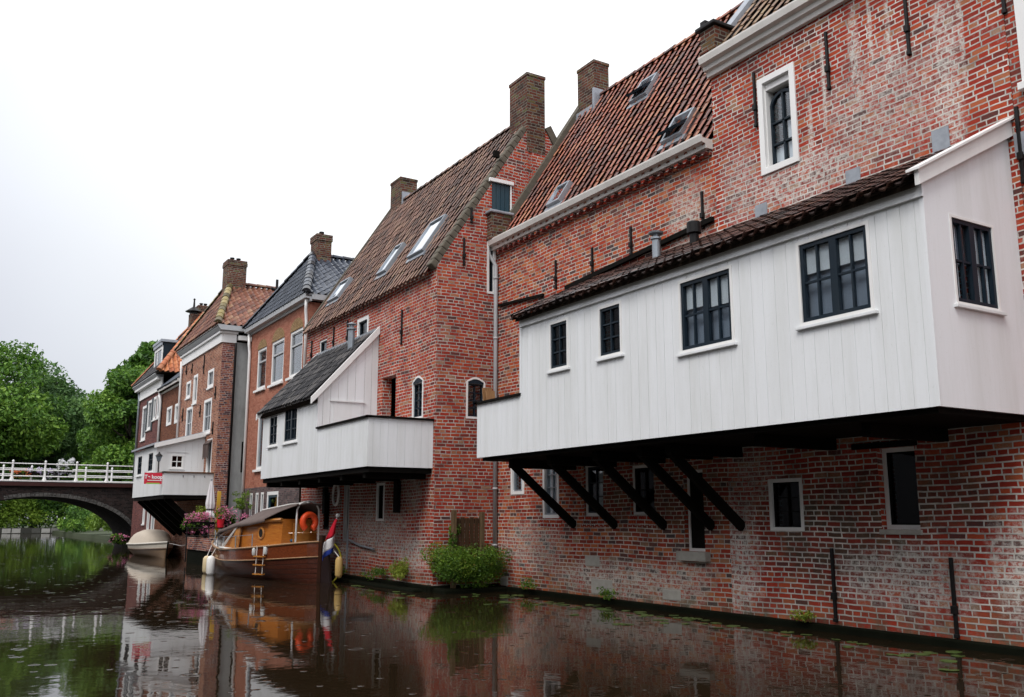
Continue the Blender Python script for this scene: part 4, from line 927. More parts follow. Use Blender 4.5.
# lantern on the terrace corner
ln = thing('lantern', 'small black lantern on a post at the white terrace corner beside the bridge', 'lantern', (-3.97,38.4,3.376))
q = MB(); q.tube([(-3.97,38.4,3.376),(-3.97,38.4,3.8)], .025, 8); q.build('post', M['iron'], ln)
q = MB(); q.lathe((-3.97,38.4,3.8), [(.03,0),(.05,.02)], 8); q.lathe((-3.97,38.4,4.02), [(.16,0),(.03,.12),(.02,.17)], 8); q.build('cap', M['iron'], ln)
q = MB(); q.lathe((-3.97,38.4,3.82), [(.06,0),(.12,.2)], 6); q.build('lamp_glass', M['glassd'], ln)
# for-sale board
sg = thing('sale_sign', 'red and white for-sale board with a green strip on the white terrace by the bridge', 'sign', (-4.36,37.3,2.9))
q = MB(); q.box(-4.66,-4.02,37.28,37.31,2.9,3.32); q.build('board', paint('sign_red', (.62,.02,.05), .35, .05), sg)
q = MB(); q.box(-4.57,-4.10,37.272,37.279,2.9,2.945); q.build('green_strip', paint('sign_green', (.25,.5,.05), .35, .05), sg)
q = MB(); q.box(-4.55,-4.04,37.272,37.279,3.02,3.05); q.build('white_strip', paint('sign_white', (.8,.75,.74), .35, .05), sg)
def text(body, size, mat, parent, mtx, name='lettering', ext=.004):
    cu = bpy.data.curves.new('txt', 'FONT'); cu.body = body; cu.size = size; cu.extrude = ext; cu.align_x = 'CENTER'; cu.align_y = 'CENTER'; cu.offset = .006
    tmp = bpy.data.objects.new('txt', cu); COL.objects.link(tmp)
    dg = bpy.context.evaluated_depsgraph_get(); me = bpy.data.meshes.new_from_object(tmp.evaluated_get(dg)); bpy.data.objects.remove(tmp)
    me.transform(mtx); off = Vector(parent['_base']); me.transform(Matrix.Translation(-off)); me.materials.clear(); me.materials.append(mat)
    if not me.uv_layers: me.uv_layers.new(name='UVMap')
    o = bpy.data.objects.new(name, me); COL.objects.link(o); o.parent = parent; return o
text('Te koop', .19, paint('sign_letter_white', (.85,.82,.82), .4, .03), sg, Matrix.Translation((-4.33,37.272,3.16)) @ Matrix.Rotation(R(90), 4, 'X'))
text('te koop', .19, paint('sign_letter_white_back', (.85,.82,.82), .4, .03), sg, Matrix.Translation((-4.33,37.318,3.16)) @ Matrix.Rotation(R(180), 4, 'Z') @ Matrix.Rotation(R(90), 4, 'X')) if False else None
# ================================================================== alley gate, quay, bank
hG_ = None
q = MB()
x = -1.62
while x < -.2: q.box(x, x+.11, 28.45, 28.5, .3, 2.75); x += .125
gt = q.build('slatted_gate', M['tarwood'], None); tag(single(gt, 'dark brown slatted timber gate closing the alley behind the wooden boat', 'gate'))
# fence on the ledge in front of the gable
fe = thing('timber_fence', 'small weathered timber fence standing in the green bush in the corner between two houses', 'fence', (-.9,18.7,.1))
q = MB()
for k in range(6): q.box(-1.28+.12*k, -1.18+.12*k, 18.72, 18.745, .75+.01*(k%3), 1.62+.02*((k*3)%2))
q.box(-1.32,-.58,18.75,18.79,1.50,1.60); q.build('boards', wood('grey_fence', (.085,.05,.028),(.03,.018,.010),(8,8,1)), fe)
for xx, z1 in ((-1.34,1.8),(-.62,1.76)):
    q = MB(); q.box(xx-.05, xx+.05, 18.66, 18.76, -.2, z1); q.build('post', wood('fence_post', (.16,.11,.06),(.07,.045,.025),(8,8,1)), fe, bevel=.01)
q = MB(); q.box(-1.72,.0,18.4,19.1,-.5,.10); o = q.build('bank_ledge', M['plinth'], None, bevel=.04); tag(single(o, 'dark earth ledge at the foot of the gable under the green bush', 'bank'), kind='structure')
q = MB(); q.box(-2.05,-1.65,19.3,28.3,-.5,.06); o = q.build('bank_ledge', M['plinth'], None, bevel=.04); tag(single(o, 'low wet ledge along the canal side of the gabled house', 'bank'), kind='structure')
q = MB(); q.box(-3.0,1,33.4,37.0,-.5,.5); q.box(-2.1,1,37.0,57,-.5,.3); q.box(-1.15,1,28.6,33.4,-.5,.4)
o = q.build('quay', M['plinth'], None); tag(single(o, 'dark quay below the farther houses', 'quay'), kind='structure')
q = MB(); q.box(-3.04,-2.05,33.4,33.5,.5,.95); q.box(-3.06,-2.96,33.5,36.9,.5,.93); o = q.build('quay_wall', M['brickEside'], None); tag(single(o, 'low red brick wall at the quay edge under the pink flowers', 'wall'))

# ================================================================== foliage helpers
def leaves(mb, c, rad, n, size, rr, shell=.55, tone=(0,1), flat=.0):
    for _ in range(n):
        while True:
            v = Vector((rr.uniform(-1,1), rr.uniform(-1,1), rr.uniform(-1,1))); l = v.length
            if .05 < l <= 1: break
        if l < shell and rr.random() < .75: v *= (shell+rr.random()*(1-shell))/l
        p = Vector((c[0]+v.x*rad[0], c[1]+v.y*rad[1], c[2]+v.z*rad[2]))
        nrm = (Vector((rr.gauss(0,1), rr.gauss(0,1), rr.gauss(0,1)+flat))+v*.8).normalized()
        a = nrm.orthogonal().normalized(); a.rotate(Matrix.Rotation(rr.uniform(0,6.28), 3, nrm)); b = nrm.cross(a)
        s = size*rr.uniform(.6,1.3); w = s*.55
        t = rr.uniform(*tone); uv = [(t, rr.random())]*4
        bend = nrm*(s*.15)
        mb.face([p-a*s*.5, p-b*w*.5+bend, p+a*s*.5, p+b*w*.5+bend], uv)
M['leaf'] = foliage('tree_leaves', [(0,(.020,.058,.012)),(.35,(.055,.135,.018)),(.7,(.12,.235,.028)),(1,(.22,.35,.05))])
M['leaf2'] = foliage('yellow_green_leaves', [(0,(.05,.11,.014)),(.4,(.14,.24,.024)),(1,(.28,.40,.05))])
M['leaf3'] = foliage('blue_green_leaves', [(0,(.028,.07,.024)),(.5,(.075,.16,.042)),(1,(.15,.26,.07))])
M['bushleaf'] = foliage('bush_leaves', [(0,(.02,.055,.006)),(.4,(.065,.145,.012)),(.8,(.15,.25,.022)),(.93,(.21,.29,.04)),(1,(.28,.14,.035))])
M['lime'] = foliage('lime_leaves', [(0,(.08,.13,.012)),(.5,(.22,.28,.03)),(1,(.34,.38,.06))])
M['pink'] = foliage('pink_petals', [(0,(.62,.10,.26)),(.5,(.78,.24,.42)),(1,(.85,.46,.58))], trans=.35)
M['lilac'] = foliage('lilac_petals', [(0,(.40,.32,.48)),(.6,(.60,.55,.66)),(1,(.72,.7,.76))], trans=.3)
M['whitepetal'] = foliage('white_petals', [(0,(.6,.6,.62)),(1,(.8,.8,.8))], trans=.3)
M['orangepetal'] = foliage('orange_petals', [(0,(.55,.12,.04)),(1,(.65,.22,.09))], trans=.3)
M['bark'] = plain('bark', (.055,.045,.035), .9, 0, .4, 4, .8)

def tree(label, x, y, h, r, mat, seed, back=True, zb=.5, n=9000, size=.54, lean=0.0, low=.12, group='trees beyond the bridge', clumps=46):
    rr = random.Random(seed)
    if back and y > 95: k_ = (y+20)/y; x = -11.256+(x+11.256)*k_; y *= k_; h *= k_; r *= k_
    t = thing('broadleaf_tree', label, 'tree', (x,y,zb), group)
    q = MB(); pts = [Vector((x,y,zb-.3)), Vector((x+rr.uniform(-.2,.2),y,zb+h*.2)), Vector((x+lean*.5,y+rr.uniform(-.3,.3),zb+h*.45)), Vector((x+lean,y,zb+h*.8))]
    q.tube(pts, [h*.022,h*.017,h*.011,h*.004], 9)
    tips = []
    for k in range(9):
        f = rr.uniform(.25,.75); b = pts[1].lerp(pts[3], f); an = rr.uniform(0,6.28); L = r*rr.uniform(.5,.9)
        e = b+Vector((math.cos(an)*L, math.sin(an)*L, L*rr.uniform(.3,.9))); m = b.lerp(e,.5)+Vector((0,0,-.1*L))
        q.tube([b,m,e], [h*.007,h*.005,h*.002], 6)
    q.build('trunk', M['bark'], t, smooth=True)
    mb = MB(); cz = zb+h*(.5+low/2); rz = h*(.5-low/2)
    per = int(n*2.0)//clumps
    for k in range(clumps):
        while True:
            v = Vector((rr.uniform(-1,1), rr.uniform(-1,1), rr.uniform(-1,1)))
            if .3 < v.length < 1: break
        wd = 1.0-.38*max(0,v.z)**1.5-.15*max(0,-v.z)
        c = (x+lean*(v.z*.5+.5)+v.x*r*.82*wd, y+v.y*r*.82*wd, cz+v.z*rz*.86)
        s = r*rr.uniform(.22,.38); tb = rr.uniform(0,.45)
        leaves(mb, c, (s*1.2,s*1.2,s*.75), per, size, rr, tone=(tb,tb+.55), flat=.6)
    mb.build('crown', M[mat], t, recalc=False)
    return t
tree('tallest dark green tree at the left edge, beyond the bridge', -8.0, 103, 20.3, 7.2, 'leaf', 1, n=17000, low=.03, clumps=70)
tree('mid green rounded tree just right of the tallest tree, above the left bridge railing', -2.4, 110, 18.4, 5.6, 'leaf3', 2, n=13000, low=.03, clumps=60)
tree('paler green tree in the gap at the middle of the tree row', 1.2, 120, 17.0, 5.2, 'leaf', 3, n=10000, low=.03, clumps=55)
tree('lowest far tree in the dip of the tree row', 4.6, 135, 18.0, 6.0, 'leaf3', 4, n=9000, low=.03, clumps=55)
tree('bright green spreading tree standing right behind the bridge corner house', .9, 76, 14.0, 3.6, 'leaf', 5, zb=.5, n=16000, size=.34, low=.06, clumps=60)
tree('tall green tree rising over the roof of the bridge corner house', 3.6, 82, 17.2, 3.8, 'leaf', 6, n=7000, low=.3)
tree('dark tree partly hidden by the far end of the bridge railing', 5.0, 101, 12.5, 5.2, 'leaf', 7, n=9000, low=.05)
tree('yellow green tree at the far left behind the bridge railing', -12.5, 101, 12.0, 4.6, 'leaf2', 8, n=7000, low=.05)
def bush(label, x, y, z, rx, ry, rz, mat, n, size, seed, name='bush', group=None, clumps=14, cat='bush'):
    rr = random.Random(seed); mb = MB()
    for k in range(clumps):
        v = Vector((rr.uniform(-1,1), rr.uniform(-1,1), rr.uniform(-.9,1)))
        c = (x+v.x*rx*.72, y+v.y*ry*.72, z+rz+v.z*rz*.62); s = rr.uniform(.32,.52); tb = rr.uniform(0,.45)
        leaves(mb, c, (max(rx*s,.1),max(ry*s,.1),rz*s), n//clumps, size, rr, tone=(tb,tb+.55), flat=.5, shell=.3)
    o = mb.build(name, M[mat], None, recalc=False); return tag(single(o, label, cat), None, None, group)
rr = random.Random(99)
gb = 'bushes on the far bank'
for k, (xx, lab, m, s) in enumerate(((-9.4,'dark green bush on the far bank at the left edge under the arch','leaf',1.0),(-6.3,'bright green bush on the far bank seen through the left of the arch','leaf2',1.15),(-3.9,'yellow green bush on the far bank below the crown of the arch','leaf2',.9),(-1.2,'leafy bush on the far bank in the middle of the arch opening','leaf',1.1),(1.5,'small light bush on the far bank right of the arch middle','leaf2',.8),(4.2,'dark bush on the far bank beside the right end of the arch','leaf',1.0))):
    bush(lab, -11.256+(xx+11.256)*1.19, 120.8+.5*(k%2), .3, 3.0*s, 1.4, 2.4*s, m, 2600, .34, 200+k, group=gb, clumps=22)
for k, (yy_, lab) in enumerate(((67,'leafy bush on the right canal bank just beyond the bridge arch'),(76,'bush on the right canal bank halfway between the bridge and the far bank'),(88,'wide bush on the right canal bank nearest the far bank'),(104,'low bush where the right canal bank meets the far bank'))):
    bush(lab, 1.3, yy_, .1, 1.5, 4.5, 1.5, 'leaf' if k % 2 else 'leaf2', 2200, .32, 300+k, group='bushes on the right bank beyond the bridge')
bush('dense dark green bush overhanging the water in the corner between the two brick houses', -.92, 18.7, .06, .92, .50, .50, 'bushleaf', 17000, .047, 31, clumps=40)
bush('taller green tuft climbing the left fence post out of the bush', -1.3, 18.8, .9, .22, .2, .32, 'bushleaf', 900, .06, 34, clumps=6)
bush('small lime green plant at the water edge left of the dark bush', -1.82, 20.4, .12, .27, .5, .30, 'lime', 900, .06, 32, name='plant', cat='plant')
bush('mossy grey green weeds at the foot of the wall left of the lime green plant', -1.8, 21.9, .06, .2, .75, .20, 'bushleaf', 600, .05, 33, name='weeds', cat='plant')
for k, (yy_, xx_, s_, m_, lab) in enumerate(((14.6,-.2,.16,'bushleaf','small weed tuft at the wall foot below the middle kitchen struts'),(17.4,-.2,.2,'bushleaf','weed tuft at the wall foot just right of the dark bush'),(9.9,-.18,.13,'lime','tiny pale weed at the wall foot left of the small white framed window'),(24.2,-1.85,.2,'bushleaf','weeds at the gabled house foot behind the boat stern'))):
    bush(lab, xx_, yy_, .08, s_*.5, s_*1.6, s_*.8, m_, 260, .05, 400+k, name='weeds', cat='plant')
# far-off wood
mb = MB(); rr = random.Random(55)
for k in range(36):
    x = -70+150*k/35+rr.uniform(-2,2); s = rr.uniform(3,5); leaves(mb, (x, 165+rr.uniform(-6,6), 5.5+rr.uniform(-1.5,3)), (s*1.2,s,s*1.3), 130, 1.3, rr, tone=(0,.8))
for k in range(30):
    x = -22+46*k/29; leaves(mb, (x, 126, 3.2), (2.0,1.4,3.4), 260, .6, rr, tone=(0,.5))
o = mb.build('distant_wood', M['leaf3'], None, recalc=False); tag(single(o, 'far off wood closing the view behind the trees', 'wood'), kind='stuff')

# ================================================================== bridge
br = thing('arch_bridge', 'dark brick arch bridge over the canal with a white railing', 'bridge', (-6.3,61,0))
YB0, YB1, xc, hs = 57.0, 65.0, -6.3, 5.0
def az(x): u = min(1, abs(x-xc)/hs); return .15+2.66*math.sqrt(max(0, 1-u*u))
q = MB(); N = 48; xs = [xc-hs+2*hs*k/N for k in range(N+1)]
for Y in (YB0, YB1):
    for k in range(N): q.face([(xs[k],Y,az(xs[k])),(xs[k+1],Y,az(xs[k+1])),(xs[k+1],Y,3.36),(xs[k],Y,3.36)])
    q.face([(xc-hs-6,Y,-.5),(xc-hs,Y,-.5),(xc-hs,Y,3.36),(xc-hs-6,Y,3.36)]); q.face([(xc+hs,Y,-.5),(xc+hs+3,Y,-.5),(xc+hs+3,Y,3.36),(xc+hs,Y,3.36)])
for k in range(N): q.face([(xs[k],YB0,az(xs[k])),(xs[k+1],YB0,az(xs[k+1])),(xs[k+1],YB1,az(xs[k+1])),(xs[k],YB1,az(xs[k]))])
for x in (xc-hs, xc+hs): q.face([(x,YB0,-.5),(x,YB1,-.5),(x,YB1,.2),(x,YB0,.2)])
q.build('masonry', M['brickBridge'], br, recalc=False)
q = MB()
def rad(k, off):
    x = xs[k]; z = az(x); nx, nz = (x-xc)/hs/hs*2.66, (z-.15)/2.66
    v = Vector((nx,0,nz)).normalized(); return Vector((x,0,z))+v*off
for k in range(N):
    if xs[k] < xc-2: continue
    p0, p1, r0, r1 = rad(k,0), rad(k+1,0), rad(k,.2), rad(k+1,.2)
    g = (p1-p0).normalized()*.012; f = lambda v, y: (v.x, y, v.z)
    q.hexa([f(p0+g,YB0+.05),f(p1-g,YB0+.05),f(p1-g,YB0-.02),f(p0+g,YB0-.02),f(r0+g,YB0+.05),f(r1-g,YB0+.05),f(r1-g,YB0-.02),f(r0+g,YB0-.02)])
q.build('arch_ring', brick('limed_arch_stone', stops=[(0,(.03,.027,.025)),(1,(.12,.11,.10))], mortar=(.2,.2,.19), white=.9, dirt=.6, seed=13), br)
q = MB(); q.box(xc-hs-6, xc+hs+3, YB0-.12, YB1+.12, 3.362, 3.56); q.build('deck_edge', plain('dark_red_deck_edge', (.045,.014,.012), .6, 0, .4, 3), br)
q = MB(); q.box(xc-hs-6, xc+hs+3.3, YB0-.02, YB1+.02, 3.562, 3.60); q.build('roadway', plain('road_grey', (.07,.07,.07), .8), br)
def railing(y, posts, top, mids, zb, r, name, lab):
    t = thing(name, lab, 'railing', (xc,y,zb), None)
    for x in posts:
        q = MB(); q.lathe((x,y,zb), [(.12,0),(.11,.06),(.058,.28),(.045,top-zb+.02),(.062,top-zb+.04),(.05,top-zb+.10),(.02,top-zb+.13)], 10); q.build('post', M['trim'], t, smooth=False)
    for z in mids:
        q = MB(); q.tube([(xc-hs-5.5,y,z),(xc+hs+2.4,y,z)], r, 8); q.build('rail', M['trim'], t)
    q = MB(); q.box(xc-hs-5.5, xc+hs+2.4, y-.09, y+.09, zb-.0, zb+.05); q.build('kerb', M['trim'], t)
railing(YB0+.05, [-7.9+1.578*k for k in range(-2,5)], 4.62, (4.56,4.21,3.89), 3.602, .028, 'bridge_railing', 'white bridge railing on the near side with tall flared posts')
railing(YB1-.05, [-7.92+1.54*k for k in range(-2,5)], 4.74, (4.66,4.3,3.95), 3.602, .028, 'bridge_railing', 'white bridge railing on the far side, its shorter posts seen between the near ones')
def flower_box(label, p, L, along, mat, n, seed, box=True, hgt=.28, drop=.15, size=.09, green=True, group=None, gn=1.0):
    t = thing('flower_box', label, 'flower box', p, group); rr = random.Random(seed)
    dx, dy = (L/2, .14) if along == 'x' else (.14, L/2)
    if box:
        q = MB(); q.box(p[0]-dx, p[0]+dx, p[1]-dy, p[1]+dy, p[2], p[2]+.2); q.build('box', M['tar'], t, bevel=.01)
    def cloud(nn, z0, z1, grow, sz, m, nm):
        mb = MB()
        for k in range(14):
            f = rr.uniform(-1,1); c = (p[0]+f*dx*.95+rr.uniform(-.06,.06), p[1]+f*dy*.95 if along == 'y' else p[1]+rr.uniform(-.08,.08), p[2]+rr.uniform(z0,z1)); tb = rr.uniform(0,.4)
            leaves(mb, c, (.17*grow,.17*grow,.14*grow), nn//14, sz, rr, tone=(tb,tb+.6), shell=.4)
        mb.build(nm, m, t, recalc=False)
    if green: cloud(int(n*1.3*gn), .1-drop, hgt, 1.1, size*1.1, M['bushleaf'], 'foliage')
    cloud(n, .12-drop, hgt+.05, 1.15, size, M[mat], 'blossom')
    return t
flower_box('long box of pale lilac flowers on the far bridge railing', (-5.5,64.6,4.25), 2.3, 'x', 'lilac', 700, 1, size=.14, gn=.4)
flower_box('box of orange flowers on the far bridge railing, left of the lilac ones', (-7.0,64.6,4.2), .9, 'x', 'orangepetal', 350, 2, size=.14, gn=.5)
flower_box('basket of tall white flowers standing above the bridge railing', (-4.55,64.4,4.45), .75, 'x', 'whitepetal', 420, 3, size=.15, hgt=.75, gn=.2)
flower_box('low box of pink and yellow flowers at the water by the bridge foot', (-2.5,55.2,.42), 1.0, 'x', 'pink', 260, 4, size=.11, gn=2.2)
flower_box('thick pink flower box under the dark overhang of the farthest white kitchen', (-3.06,35.1,1.3), 1.05, 'x', 'pink', 900, 5, size=.075, hgt=.38, drop=.2)
flower_box('pink flower box between the yellow board and the closed parasol', (-2.15,34.9,1.42), .55, 'x', 'pink', 420, 6, size=.075, hgt=.5, drop=.25)
flower_box('small pink flower box by the feathery green shrub', (-1.42,35.0,1.45), .35, 'x', 'pink', 200, 7, size=.07, hgt=.2)
rl = thing('quay_railing', 'dark iron railing on the quay carrying the pink flower boxes', 'railing', (-2.3,35,.72))
q = MB()
for z in (1.0,1.28): q.tube([(-3.55,34.95,z),(-1.2,34.95,z)], .022, 6)
q.build('rail', M['iron'], rl)
for x in (-3.5,-2.9,-2.3,-1.8,-1.25):
    q = MB(); q.tube([(x,34.95,.1),(x,34.95,1.32)], .025, 6); q.build('post', M['iron'], rl)
bush('yellow green leaves behind the pink flowers under the farthest white kitchen', -2.8, 36.0, 1.55, .25, .25, .28, 'lime', 350, .07, 61, name='plant', cat='plant')
fs = thing('potted_shrub', 'feathery light green shrub in a dark pot on the quay before the grey plaster wall', 'shrub', (-1.5,35.3,.72))
q = MB(); q.lathe((-1.5,35.3,.72), [(.13,0),(.19,.4),(.21,.42),(.20,.46)], 12); q.build('pot', M['iron'], fs)
q = MB(); q.tube([(-1.5,35.3,1.1),(-1.47,35.3,1.8),(-1.5,35.3,2.6)], [.03,.02,.01], 6); q.build('stem', M['bark'], fs)
mb = MB(); rr = random.Random(8)
for k in range(16):
    a = rr.uniform(0,6.28); L = rr.uniform(.1,.4); leaves(mb, (-1.5+math.cos(a)*L, 35.3+math.sin(a)*L, rr.uniform(2.0,2.85)), (.16,.16,.10), 45, .075, rr, tone=(.1,.8))
mb.build('foliage', M['leaf2'], fs, recalc=False)
pa = thing('parasol', 'closed white garden parasol tied shut on the quay at the house corner', 'parasol', (-2.63,35.4,.72))
q = MB(); q.tube([(-2.63,35.4,.72),(-2.63,35.4,3.02)], .025, 8); q.ball((-2.63,35.4,3.03), .035); q.build('pole', M['zinc'], pa)
q = MB(); n = 16; prof = [(.03,2.98),(.07,2.8),(.11,2.5),(.15,2.15),(.13,1.98),(.09,1.93),(.13,1.86),(.18,1.72),(.17,1.66)]
base = len(q.v)
for r, z in prof:
    for k in range(n): th = 2*math.pi*k/n; ff = 1+.18*(-1)**k; q.v.append((-2.63+r*ff*math.cos(th), 35.4+r*ff*math.sin(th), z))
for i in range(len(prof)-1):
    for k in range(n): k2=(k+1)%n; q.f.append([i*n+k,i*n+k2,(i+1)*n+k2,(i+1)*n+k]); q.uv.append(None)
q.build('canvas', paint('parasol_canvas', (.68,.65,.66), .8, .15), pa)
q = MB(); q.tube([(-2.63+.115*math.cos(2*math.pi*k/12),35.4+.115*math.sin(2*math.pi*k/12),1.94) for k in range(13)], .018, 6); q.build('tie', M['iron'], pa)
q = MB(); q.lathe((-2.4,34.7,1.3), [(.105,0),(.135,.27),(.145,.275),(.145,.29),(.12,.29),(.10,.03)], 16); q.tube([(-2.535,34.7,1.57),(-2.5,34.7,1.70),(-2.4,34.7,1.74),(-2.3,34.7,1.70),(-2.265,34.7,1.57)], .008, 5)
tag(single(q.build('bucket', paint('red_plastic', (.62,.015,.03), .35, .05), None), 'red bucket hanging on the quay railing by the pink flowers', 'bucket'))
q = MB(); q.hexa([(-2.36,35.6,.75),(-2.24,35.6,.75),(-2.24,35.66,.75),(-2.36,35.66,.75),(-2.30,35.75,2.62),(-2.16,35.75,2.62),(-2.16,35.80,2.62),(-2.30,35.80,2.62)])
tag(single(q.build('leaning_board', paint('yellow_board', (.62,.36,.03), .45, .15), None, bevel=.01), 'tall yellow board leaning upright behind the pink flowers', 'board'))
# ================================================================== wooden motor boat
M['railwood'] = wood('weathered_rail', (.40,.24,.12), (.24,.12,.055), (6,.5,6), None, .4, 0)
Lb2 = 8.75
def bx_(s): return -2.66
KB = .72
def by_(s): return 23.75+s*KB
def yy(y): return 23.75+(y-23.75)*KB
def half(s):
    t = s/Lb2
    return .93*max(0.0, math.sin(math.pi*min(1,max(0,t))**.82))**.62 if 0 < t < 1 else .0
def sheer(s):
    t = s/Lb2; return .72+.30*(1-t)**2.2*1.0+.26*max(0,t-.62)**1.6*4.2
bo = thing('wooden_boat', 'varnished wooden cabin boat with a brown canvas cover moored under the white kitchen', 'boat', (-2.5,28,0))
def hull_pt(s, j, side):
    """j 0..1 keel to sheer"""
    h = half(s); z = -.45+(sheer(s)+.45)*j
    f = (math.sin(min(1, j*1.25)*math.pi/2))**.7*(.86+.14*j)
    return (bx_(s)+side*h*f, by_(s), z)
NS = 40; ss = [Lb2*k/NS for k in range(NS+1)]
def strip(mb, j0, j1, n, off=0.0):
    for side in (-1, 1):
        for k in range(NS):
            for m in range(n):
                a, b = j0+(j1-j0)*m/n, j0+(j1-j0)*(m+1)/n
                P = [hull_pt(ss[k],a,side), hull_pt(ss[k+1],a,side), hull_pt(ss[k+1],b,side), hull_pt(ss[k],b,side)]
                P = [(x+side*off, y, z) for x, y, z in P]
                mb.face(P, [(p[1], (a if i < 2 else b)*1.3) for i, p in enumerate(P)])
q = MB(); strip(q, 0, .74, 10); q.build('hull', wood('dark_varnished_planks', (.095,.026,.014), (.045,.013,.008), (6,.5,6), .115, .35, .15), bo, weld=True, smooth=False)
q = MB(); strip(q, .74, 1.0, 3, .012); q.build('sheer_strake', wood('orange_varnish', (.19,.045,.014), (.10,.024,.009), (6,.5,6), None, .25, .3), bo, weld=True)
for j, r, m in ((.74,.018,'railwood'),(1.0,.028,'railwood')):
    q = MB()
    for side in (-1, 1): q.tube([(hull_pt(s,j,side)[0]+side*.02,hull_pt(s,j,side)[1],hull_pt(s,j,side)[2]) for s in ss], r, 6)
    q.build('rub_rail', M[m], bo)
q = MB()
for k in range(NS):
    a, b = ss[k], ss[k+1]
    q.face([(bx_(a)-half(a)+.0,by_(a),sheer(a)-.03),(bx_(b)-half(b)+.0,by_(b),sheer(b)-.03),(bx_(b)+half(b)-.0,by_(b),sheer(b)-.03),(bx_(a)+half(a)-.0,by_(a),sheer(a)-.03)])
q.build('deck', paint('deck_white', (.62,.6,.57), .5, .3), bo)
q = MB(); q.bar((-2.66,23.72,-.45),(-2.66,23.66,1.18),.10,.16,up=(0,1,0)); q.build('stern_post', wood('dark_post', (.05,.02,.012),(.02,.01,.007)), bo)
q = MB(); q.hexa([(-2.69,23.05,-.5),(-2.63,23.05,-.5),(-2.63,23.66,-.5),(-2.69,23.66,-.5),(-2.69,23.35,1.0),(-2.63,23.35,1.0),(-2.63,23.62,1.0),(-2.69,23.62,1.0)]); q.build('rudder', plain('dark_rudder', (.02,.012,.012), .4), bo)
M['mahog'] = wood('golden_varnish', (.46,.165,.026), (.30,.085,.015), (1.5,.5,6), None, .25, .3)
M['mahog2'] = wood('golden_varnish_trim', (.45,.19,.04), (.30,.11,.024), (1.5,.5,6), None, .25, .3)
# cabin
def cab_w(s): return min(.70, half(s)-.20)
cs = [1.55+.4*k for k in range(15)]   # 1.55 .. 7.15
def cab_z(s): t = (s-1.55)/5.6; return 1.60-.10*t-.36*t*t
q = MB()
for k in range(len(cs)-1):
    a, b = cs[k], cs[k+1]
    for side in (-1,1): q.face([(bx_(a)+side*cab_w(a),by_(a),sheer(a)-.04),(bx_(b)+side*cab_w(b),by_(b),sheer(b)-.04),(bx_(b)+side*cab_w(b)*.94,by_(b),cab_z(b)),(bx_(a)+side*cab_w(a)*.94,by_(a),cab_z(a))])
    q.face([(bx_(a)-cab_w(a)*.94,by_(a),cab_z(a)),(bx_(b)-cab_w(b)*.94,by_(b),cab_z(b)),(bx_(b)+cab_w(b)*.94,by_(b),cab_z(b)),(bx_(a)+cab_w(a)*.94,by_(a),cab_z(a))])
for s in (cs[0], cs[-1]): q.face([(bx_(s)-cab_w(s),by_(s),sheer(s)-.04),(bx_(s)+cab_w(s),by_(s),sheer(s)-.04),(bx_(s)+cab_w(s)*.94,by_(s),cab_z(s)),(bx_(s)-cab_w(s)*.94,by_(s),cab_z(s))])
cab = q.build('cabin', M['mahog'], bo)
q = MB()
for side in (-1,1): q.tube([(bx_(s)+side*(cab_w(s)*.94+.03),by_(s),cab_z(s)-.02) for s in cs], .055, 6)
q.build('cabin_moulding', M['mahog2'], cab)
s = 2.75; side = -1
q = MB(); pc = Vector((bx_(s)-cab_w(s)*.965-.015, by_(s), 1.22)); q.tube([pc+Vector((-.0,.14*math.cos(2*math.pi*k/20),.14*math.sin(2*math.pi*k/20))) for k in range(21)], .03, 8); ph = q.build('porthole', M['mahog2'], cab)
q = MB(); q.tube([pc+Vector((.02,0,0)),pc+Vector((-.012,0,0))], .135, 18); q.build('pane', M['iron'], ph)
q = MB(); q.box(-2.9,-2.42,24.77,24.795,.8,1.5) ; q.build('cabin_door', M['mahog2'], cab)
# folded mast support: triangular varnished frame on the side deck
q = MB(); q.hexa([(-3.52,27.4,.7),(-3.48,27.4,.7),(-3.46,26.85,.72),(-3.50,26.85,.72),(-3.40,27.02,1.5),(-3.36,27.02,1.5),(-3.36,26.88,1.5),(-3.40,26.88,1.5)]); q.build('leeboard', M['mahog2'], bo)
q = MB(); q.tube([(-3.53,27.8,.78),(-3.41,26.98,1.46)], .02, 6); q.tube([(-3.53,27.7,.78),(-3.41,26.95,1.46)], .014, 6); q.tube([(-3.53,27.9,.80),(-3.53,26.6,.76)], .03, 6); q.build('stay', M['gutter'], bo)
# canvas cover over a ridge
q = MB(); st = [(.9,2.04,2.0,.36),(1.5,2.02,1.86,.56),(2.3,1.99,1.62,.76),(3.4,1.93,1.52,.79),(4.6,1.84,1.46,.79),(5.6,1.68,1.36,.77),(6.6,1.45,1.27,.66),(7.3,1.20,1.13,.5)]
rr = random.Random(4); pts = []
for (s_, zr_, ze_, w_) in st:
    row = []
    for k in range(9):
        f = (k-4)/4; z = zr_-(zr_-ze_)*abs(f)**1.3-.03*math.sin(abs(f)*math.pi)+rr.uniform(-.015,.015)
        row.append((bx_(s_)+f*w_, by_(s_), z))
    pts.append(row)
for i in range(len(pts)-1):
    for k in range(8): q.face([pts[i][k],pts[i+1][k],pts[i+1][k+1],pts[i][k+1]]); 
for i in range(len(pts)-1):
    for k in (0,8):
        dz = .10 if i > 1 else .04
        a, b = pts[i][k], pts[i+1][k]; q.face([a,b,(b[0]*1.0+(.02 if k else -.02),b[1],b[2]-dz),(a[0]+(.02 if k else -.02),a[1],a[2]-dz)])
o = q.build('canvas_cover', plain('brown_canvas', (.115,.085,.075), .75, 0, .35, 3, .5), bo, weld=True, smooth=True)
m = o.modifiers.new('thick', 'SOLIDIFY'); m.thickness = .012
